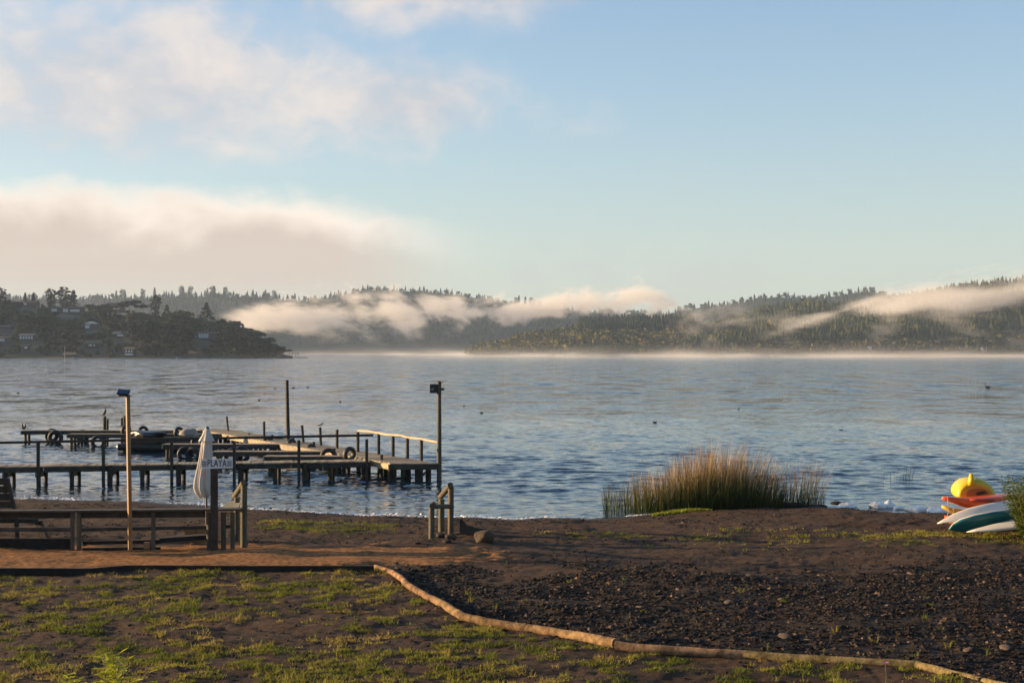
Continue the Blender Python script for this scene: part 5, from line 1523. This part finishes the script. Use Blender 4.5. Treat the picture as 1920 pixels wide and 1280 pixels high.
KINDS_ = ['round', 'umbrella', 'spruce', 'pine', 'spire', 'poplar']
CR = {k: [crown_mesh(k, 200 + 10 * i + j, 170 if k != 'poplar' else 90) for j in range(3)] for i, k in enumerate(KINDS_)}
TR = {}
for k in KINDS_:
    me = MB().tube([(0, 0, -0.06), (0.005, 0, 0.3), (0, 0, 0.8 if k in ('spruce', 'pine', 'spire') else 0.55)], [0.022, 0.015, 0.006], 6).mesh('trunk', True); me.materials.append(M['bark']); TR[k] = me


def tree(kind, p, h, w, label, grp=None, seed=0, name=None):
    nm_ = name or {'round': 'broadleaf_tree', 'umbrella': 'spreading_tree', 'spruce': 'spruce_tree', 'pine': 'pine_tree', 'spire': 'conifer_tree', 'poplar': 'poplar_tree'}[kind]
    t = thing(nm_, p, label, 'tree', grp, rz=seed * 1.7)
    t.scale = (h * w, h * w, h)
    obj('trunk', TR[kind], None, t); obj('crown', CR[kind][seed % 3], None, t)
    return t


def on_head(px, py_base): return headland.hit(px, py_base)
HERO = [('pine', 97, 578, 44, 0.95, 'dark bushy pine, first of the three tall pines on the headland crest'), ('pine', 119, 578, 49, 0.95, 'tallest dark pine, in the middle of the three on the headland crest'),
        ('spruce', 138, 579, 45, 1.05, 'dark pine at the lake end of the three tall pines on the crest'), ('pine', 2, 580, 44, 0.8, 'dark tree cut by the picture edge on the headland crest'),
        ('spire', 63, 572, 30, 1.4, 'small spiky conifer standing between the edge tree and the three tall pines'), ('spire', 47, 574, 27, 1.3, 'thin spiky conifer next to the small spiky one'),
        ('pine', 292, 594, 48, 0.8, 'lone ragged tall pine on the headland crest'), ('spruce', 313, 595, 30, 1.0, 'small conifer just right of the lone ragged pine'),
        ('spruce', 387, 608, 44, 1.15, 'broad pyramid-shaped spruce near the falling end of the crest'), ('round', 172, 583, 22, 1.2, 'rounded dark tree on the crest right of the long house'),
        ('round', 193, 584, 20, 1.1, 'low rounded tree between the crest tree and the tan house'), ('umbrella', 243, 586, 29, 1.2, 'spreading tree in front of the tan upper house'),
        ('umbrella', 212, 581, 21, 1.1, 'flat-topped tree showing above the roof of the tan house'), ('round', 337, 602, 22, 1.1, 'round dark tree, first of a pair between small conifer and broad spruce'),
        ('round', 350, 604, 21, 1.0, 'round dark tree, second of the pair before the broad spruce'), ('round', 437, 628, 32, 1.1, 'tall round-headed tree where the headland starts to drop'),
        ('round', 416, 622, 26, 1.1, 'dark round tree beside the round-headed one at the drop'), ('round', 475, 645, 26, 1.2, 'dark tree above the tip of the headland'), ('round', 500, 656, 28, 1.2, 'large dark tree at the tip of the headland'),
        ('round', 514, 668, 22, 1.2, 'last tree overhanging the water at the tip'), ('poplar', 232, 652, 48, 1.1, 'narrow yellowish poplar rising above the white and dark boathouse'),
        ('spire', 79, 606, 38, 1.3, 'dark narrow conifer on the slope below the long house'), ('round', 20, 590, 30, 1.2, 'big dark round tree below the edge tree')]
for i, (k, px, pb_, hp, w_, lb) in enumerate(HERO):
    p = on_head(px, pb_); h = hp / FPX * p.y; tree(k, p, h, w_, lb, None, i)
r8 = random.Random(4); cnt = 0
for _ in range(420):
    px = r8.uniform(-30, 525); crest = float(headland.ridge(np.array([(px - 960) / FPX]))[0])
    py = crest + 6 + (668 - crest - 6) * r8.random() ** 0.9
    if any(abs(px - hx) < 20 and -3 < py - hy < 22 for hx, hy in HOUSE_PX): continue
    p = on_head(px, py); hp = r8.uniform(13, 27) * (0.75 if py > 655 else 1)
    kd = r8.choices(['round', 'umbrella', 'spruce', 'spire', 'pine'], [60, 14, 8, 10, 8])[0]
    if any(abs(px - hx) < 26 and 0 < py - hy < hp + 16 for hx, hy in HOUSE_PX): hp = 7; kd = 'round'
    lab = {'round': 'dark rounded broadleaf tree among the many on the headland slope', 'umbrella': 'dark spreading flat-crowned tree among those on the headland slope', 'spruce': 'dark cone-shaped spruce among the trees of the headland slope',
           'spire': 'slender dark conifer among the trees of the headland slope', 'pine': 'bushy dark pine among the trees of the headland slope'}[kd]
    tree(kd, p, hp / FPX * p.y, r8.uniform(0.95, 1.35), lab, {'round': 'broadleaf', 'umbrella': 'spreading', 'spruce': 'spruce', 'spire': 'slender conifer', 'pine': 'pine'}[kd] + ' trees on the headland slope', cnt); cnt += 1
    if cnt >= 270: break

LAND = [(128, 588, 'the long low house'), (221, 581, 'the tan boxy house'), (173, 616, 'the pale-roofed cabin'), (54, 637, 'the low house with a row of windows'), (177, 650, 'the mossy-roofed house'),
        (230, 631, 'the house with the white slanting gable'), (246, 666, 'the white-based boathouse'), (382, 636, 'the long modern house'), (363, 666, 'the brown shed'), (133, 670, 'the thatched shelter'),
        (292, 594, 'the lone ragged pine'), (387, 608, 'the broad pyramid spruce'), (437, 628, 'the round-headed tree at the drop'), (232, 640, 'the yellowish poplar'), (500, 656, 'the large tree at the tip'), (121, 660, 'the white mast'), (202, 590, 'the utility pole')]
slope = [o for o in bpy.data.objects if o.get('group', '').endswith('on the headland slope')]
def on_photo(o): p = o.location; return 960 + p.x / p.y * FPX, HOR - (p.z - EYE) / p.y * FPX
used = set()
for lx_, ly_, nm_ in LAND:
    for word, test in (('just left of', lambda a, b: -45 < a - lx_ < -8 and abs(b - ly_) < 12), ('just right of', lambda a, b: 8 < a - lx_ < 45 and abs(b - ly_) < 12), ('directly above', lambda a, b: abs(a - lx_) < 14 and -34 < b - ly_ < -6), ('directly below', lambda a, b: abs(a - lx_) < 14 and 8 < b - ly_ < 34)):
        c_ = [(abs(on_photo(o)[0] - lx_) + abs(on_photo(o)[1] - ly_), o) for o in slope if o.name not in used and test(*on_photo(o))]
        if c_:
            o = min(c_, key=lambda q: q[0])[1]; used.add(o.name)
            o['label'] = {'broadleaf_tree': 'dark rounded tree', 'spreading_tree': 'flat-crowned tree', 'spruce_tree': 'dark spruce', 'conifer_tree': 'slender conifer', 'pine_tree': 'bushy pine'}[o.name.split('.')[0]] + ' on the headland, ' + word + ' ' + nm_

# ------------------------------------------------------------------ houses
M['h_dark'] = mat('dark_timber_wall', (0.045, 0.04, 0.036), 0.8, 0.2, 0.5); M['h_tan'] = mat('tan_timber_wall', (0.16, 0.10, 0.05), 0.8, 0.2, 0.5)
M['h_white'] = mat('white_wall', (0.55, 0.54, 0.52), 0.7, 0.05, 0.5); M['h_brown'] = mat('brown_wall', (0.10, 0.06, 0.045), 0.8, 0.2, 0.5)
M['h_roof'] = mat('grey_roof', (0.09, 0.085, 0.08), 0.7, 0.2, 0.5); M['h_roofbrown'] = mat('brown_roof', (0.14, 0.085, 0.05), 0.8, 0.2, 0.5)
M['h_roofgreen'] = mat('mossy_roof', (0.085, 0.09, 0.035), 0.8, 0.2, 0.5); M['h_yellow'] = mat('yellow_wall', (0.62, 0.50, 0.20), 0.7, 0.05, 0.5)
M['h_roofwhite'] = mat('pale_roof', (0.55, 0.53, 0.48), 0.6, 0.05); M['h_roofblue'] = mat('blue_grey_roof', (0.17, 0.2, 0.24), 0.6, 0.1)
M['h_glass'] = mat('sky_pale_glass', (0.42, 0.45, 0.5), 0.15, 0.03, spec=0.9); M['h_reed'] = mat('thatch', (0.17, 0.12, 0.07), 0.9, 0.3, 1.0)  # pale pane colour stands in for reflected sky


def house(p, w, hw, hr, dep, wall, roof, label, wins=(), gable='side', rz=0.0, cat='house', name='house', stilt=3.0):
    """w wide, hw wall height, hr roof height; wins: (x0, x1, z0, z1) fractions of the front"""
    t = thing(name, p, label, cat, None, rz)
    MB().box((0, 0, (hw - stilt) / 2), (w, dep, hw + stilt)).obj('wall', wall, t)
    e = 0.5; W2, D2 = w / 2 + e, dep / 2 + e
    if gable == 'flat': MB().box((0, 0, hw + hr / 2), (w + 2 * e, dep + 2 * e, hr)).obj('roof', roof, t)
    elif gable == 'side':
        MB().add([(-W2, -D2, hw), (W2, -D2, hw), (W2, D2, hw), (-W2, D2, hw), (-W2, 0, hw + hr), (W2, 0, hw + hr)], [(0, 1, 5, 4), (2, 3, 4, 5), (0, 4, 3), (1, 2, 5), (0, 3, 2, 1)]).obj('roof', roof, t)
    else:
        MB().add([(-W2, -D2, hw), (W2, -D2, hw), (W2, D2, hw), (-W2, D2, hw), (0, -D2, hw + hr), (0, D2, hw + hr)], [(0, 4, 5, 3), (1, 2, 5, 4), (0, 1, 4), (2, 3, 5), (0, 3, 2, 1)]).obj('roof', roof, t)
    for (x0, x1, z0, z1) in wins:
        MB().box(((x0 + x1) / 2 * w - w / 2, -dep / 2 - 0.05, (z0 + z1) / 2 * hw), ((x1 - x0) * w, 0.14, (z1 - z0) * hw)).obj('window', M['h_glass'], t)
    return t


def hh(hill, px, pyb, wpx, hwpx, hrpx, dep, wall, roof, label, **k):
    p = hill.hit(px, pyb); s_ = p.y / FPX; p = p + Vector((0, -2, 0)); p.z = EYE + (HOR - pyb) / FPX * p.y
    return house(p, wpx * s_, hwpx * s_, hrpx * s_, dep, wall, roof, label, **k)


hd = headland
hh(hd, 128, 588, 62, 11, 2.5, 8, M['h_dark'], M['h_roof'], 'long low dark house with two bright windows below the three tall pines', gable='flat', wins=[(0.05, 0.22, 0.25, 0.8), (0.40, 0.56, 0.25, 0.8), (0.62, 0.9, 0.3, 0.7)])
hh(hd, 57, 574, 32, 7, 4, 8, M['h_brown'], M['h_roofbrown'], 'brown roofed house on the crest left of the three tall pines', wins=[(0.2, 0.4, 0.3, 0.8)])
hh(hd, 221, 581, 25, 11, 2, 8, M['h_tan'], M['h_roof'], 'tan boxy house with a flat roof high on the headland', gable='flat', wins=[(0.3, 0.75, 0.1, 0.4)])
hh(hd, 173, 616, 20, 9, 4.5, 8, M['h_dark'], M['h_roofwhite'], 'dark gabled cabin with a pale roof in the middle of the slope', gable='front', wins=[(0.05, 0.45, 0.05, 0.75), (0.40, 0.6, 0.85, 1.05)])
hh(hd, 54, 637, 27, 7.5, 4, 8, M['h_dark'], M['h_roof'], 'low house with a row of pale windows near the picture edge', wins=[(0.05, 0.2, 0.2, 0.85), (0.26, 0.4, 0.2, 0.85), (0.46, 0.6, 0.2, 0.85), (0.66, 0.78, 0.2, 0.85), (0.84, 0.96, 0.2, 0.85)])
hh(hd, 8, 641, 24, 7, 4, 8, M['h_brown'], M['h_roofbrown'], 'brown house with a pale front cut by the picture edge', wins=[(0.35, 0.75, 0.2, 0.8)])
hh(hd, 10, 616, 30, 4, 2.5, 8, M['h_dark'], M['h_roof'], 'dark roof half hidden by trees above the house at the picture edge')
hh(hd, 52, 654, 12, 6, 2.5, 5, M['h_brown'], M['h_roofbrown'], 'small red-brown hut with one white window near the water', wins=[(0.3, 0.75, 0.1, 0.7)], name='hut', cat='hut')
hh(hd, 177, 650, 29, 6.5, 6, 8, M['h_dark'], M['h_roofgreen'], 'dark lakeside house under a wide mossy roof', wins=[(0.3, 0.5, 0.2, 0.7), (0.6, 0.7, 0.2, 0.7)])
hh(hd, 228, 631, 27, 5, 5, 8, M['h_dark'], M['h_roof'], 'house with a white slanting gable beside the yellowish poplar', wins=[(0.35, 0.8, 0.2, 0.8)])
MBg = MB().beam((0, 0, 0), (2.6, 0, 3.4), 0.3, 0.5)
hh(hd, 246, 666, 17, 11, 5, 8, M['h_dark'], M['h_roofbrown'], 'boathouse with a white base and dark brown roof right at the waterline', gable='side', wins=[(0.05, 0.95, 0.05, 0.32), (0.12, 0.3, 0.5, 0.85), (0.42, 0.6, 0.5, 0.85), (0.72, 0.88, 0.5, 0.85)], name='boathouse')
hh(hd, 382, 636, 54, 11, 3, 9, M['h_dark'], M['h_roof'], 'long modern house with a wall of bright windows near the end of the headland', gable='flat', wins=[(0.02, 0.14, 0.25, 0.9), (0.24, 0.32, 0.25, 0.9), (0.38, 0.46, 0.2, 0.95), (0.47, 0.55, 0.2, 0.95), (0.56, 0.64, 0.2, 0.95), (0.65, 0.73, 0.2, 0.95)])
hh(hd, 363, 667, 13, 6, 2.5, 5, M['h_brown'], M['h_roofbrown'], 'small brown shed at the waterline below the long modern house', name='shed', cat='shed')
hh(hd, 133, 669, 22, 4, 5, 6, M['h_dark'], M['h_reed'], 'thatched boat shelter at the waterline beside the white mast', name='boat_shelter', cat='shelter')
for px, pyb, pt, r_, lb in ((121.5, 671, 649, 0.10, 'thin white mast standing at the waterline of the headland'), (202, 604, 585, 0.16, 'pale utility pole on the middle of the headland slope')):
    p = on_head(px, pyb) if pyb < 670 else P(px, pyb, 985); o = MB().tube([(0, 0, -3), (0, 0, (pyb - pt) / FPX * p.y)], r_, 6).obj('mast' if pyb > 670 else 'utility_pole', M['h_white'], loc=p); tag(o, lb, 'mast' if pyb > 670 else 'pole')
# moored boats off the headland
M['boat_blue'] = mat('blue_boat', (0.04, 0.10, 0.22), 0.5, 0.1)
for px, Y, L_, m_, lb in ((336, 985, 4.5, 'boat_blue', 'small blue boat drawn up below the modern house'), (141, 980, 4.0, 'boat_blue', 'small blue boat beside the thatched shelter'), (1048, 1785, 9.0, 'h_white', 'white boat moored against the wooded point, below the bare poplars'),
                          (1447, 1735, 6.0, 'h_white', 'tiny white boat at the foot of the right hill'), (885, 1790, 4.0, 'h_white', 'tiny white boat off the tip of the wooded point')):
    x = (px - 960) / FPX * Y; o = loft('moored_boat', [((-L_ / 2, 0, 0.5), (0, 0.3, 0), (0, 0, 0.35), 1), ((-L_ / 4, 0, 0.4), (0, 0.9, 0), (0, 0, 0.5), 1), ((L_ / 4, 0, 0.4), (0, 0.9, 0), (0, 0, 0.5), 1), ((L_ / 2, 0, 0.7), (0, 0.05, 0), (0, 0, 0.3), 1)], M[m_], None, 10)
    o.location = (x, Y, 0.0); tag(o, lb, 'boat')
# gazebo jetty at the tip
GY = 1010; gb = P(551, 671, GY); gb.z = 0.6
gt = thing('lake_gazebo', gb, 'tiny open pavilion on a jetty off the tip of the headland', 'pavilion')
MB().box((0, 0, 0), (20, 4, 0.5)).obj('platform', M['h_dark'], gt)
for x in (-3, -1, 1.3, 3): MB().tube([(x, 0, 0), (x, 0, 2.9)], 0.16, 6).obj('post', M['h_dark'], gt)
MB().box((0, 0, 3.0), (7.4, 4, 0.35)).obj('roof', M['h_dark'], gt)
for i, (px, w_) in enumerate(((529, 9), (536, 7), (542, 5))):
    o = rock('shore_rock', (w_, 5, 5 - i), M['rock_dark'], 120 + i, sub=2); o.location = P(px, 670, 1005); tag(o, ['biggest rock at the very tip of the headland', 'middle rock off the tip of the headland', 'last small rock before the tiny pavilion'][i], 'rock')
# right shore houses
rh = right_hill
hh(rh, 1278, 655, 9, 7, 5, 9, M['h_yellow'], M['h_roof'], 'bright yellow gabled house lit by the sun near the foot of the misty hill', gable='front', wins=[(0.3, 0.7, 0.2, 0.6)])
hh(rh, 1298, 656, 8, 3.5, 2, 8, M['h_white'], M['h_roofwhite'], 'first small white house right of the yellow gabled one')
hh(rh, 1309, 655, 7, 4, 2, 8, M['h_white'], M['h_roofbrown'], 'second small white house right of the yellow gabled one')
hh(rh, 1342, 619, 10, 3, 2.5, 8, M['h_white'], M['h_roofbrown'], 'small house with a warm brown roof high above the yellow gabled house')
hh(rh, 1313, 634, 8, 3, 2.5, 8, M['h_tan'], M['h_roofbrown'], 'tan house halfway up between the yellow house and the high brown roof')
hh(rh, 1629, 654, 6, 3.5, 1.5, 8, M['h_white'], M['h_roofwhite'], 'lone white cottage at the foot of the foggy slope')
hh(rh, 1675, 647, 8, 3, 3, 8, M['h_yellow'], M['h_roofwhite'], 'house with a sunlit yellowish roof in the golden trees')
hh(rh, 1715, 648, 12, 3, 2, 8, M['h_white'], M['h_roofwhite'], 'long white house between the yellowish roof and the blue-grey one')
hh(rh, 1752, 645, 14, 4, 3, 9, M['h_dark'], M['h_roofblue'], 'big house under a blue-grey roof on the right shore')
hh(rh, 1687, 622, 4, 3, 1.5, 8, M['h_white'], M['h_roofwhite'], 'tiny bright house alone up the foggy slope')
hh(rh, 1843, 655, 9, 2.5, 1.5, 8, M['h_white'], M['h_roofwhite'], 'pale low house in the mist closest to the picture edge')
hh(rh, 1582, 645, 5, 3, 2, 8, M['h_tan'], M['h_roofwhite'], 'small house with a pale slanting roof at the bottom of the fog streak')
hh(mid_ridge, 969, 657, 5, 4, 1.5, 8, M['h_white'], M['h_roof'], 'small white house on the golden tip of the wooded point')
for i, (px, pb_, hp, k, lb) in enumerate([(1077, 664, 36, 'poplar', 'tall thin bare poplar at the foot of the wooded point'), (1072, 664, 30, 'poplar', 'shorter thin poplar touching the tall one at the wooded point'),
                                         (1064, 622, 18, 'spire', 'single dark conifer at the end of the pine plantation'), (1645, 592, 14, 'round', 'dark round tree standing out against the pink fog'), (1657, 591, 15, 'round', 'second dark round tree against the pink fog'),
                                         (1812, 664, 26, 'poplar', 'tall slim tree at the foot of the right hill')]):
    hl_ = mid_ridge if px < 1100 else rh
    p = hl_.hit(px, pb_) if pb_ < 663 else P(px, pb_, 1790); tree(k, p, hp / FPX * p.y, 1.1, lb, None, i)
# skyline trees on the far ridge
for i, (px, hp) in enumerate([(218, 12), (229, 14), (234, 13), (268, 14), (290, 16), (340, 18), (344, 13), (357, 17), (389, 13), (398, 18), (402, 17), (423, 15), (498, 12), (514, 13), (553, 12), (549, 8), (973, 16), (968, 12), (985, 15), (996, 14), (1003, 11), (1012, 9)]):
    crest = float(far_ridge.ridge(np.array([(px - 960) / FPX]))[0])
    p = far_ridge.hit(px, crest + 3); tree(['spire', 'pine'][i % 2], p, (hp + 7) / FPX * p.y, 1.3 if i % 2 == 0 else 0.8, 'tall single tree sticking up above the hazy skyline of the far hills', 'single trees on the far skyline', i)
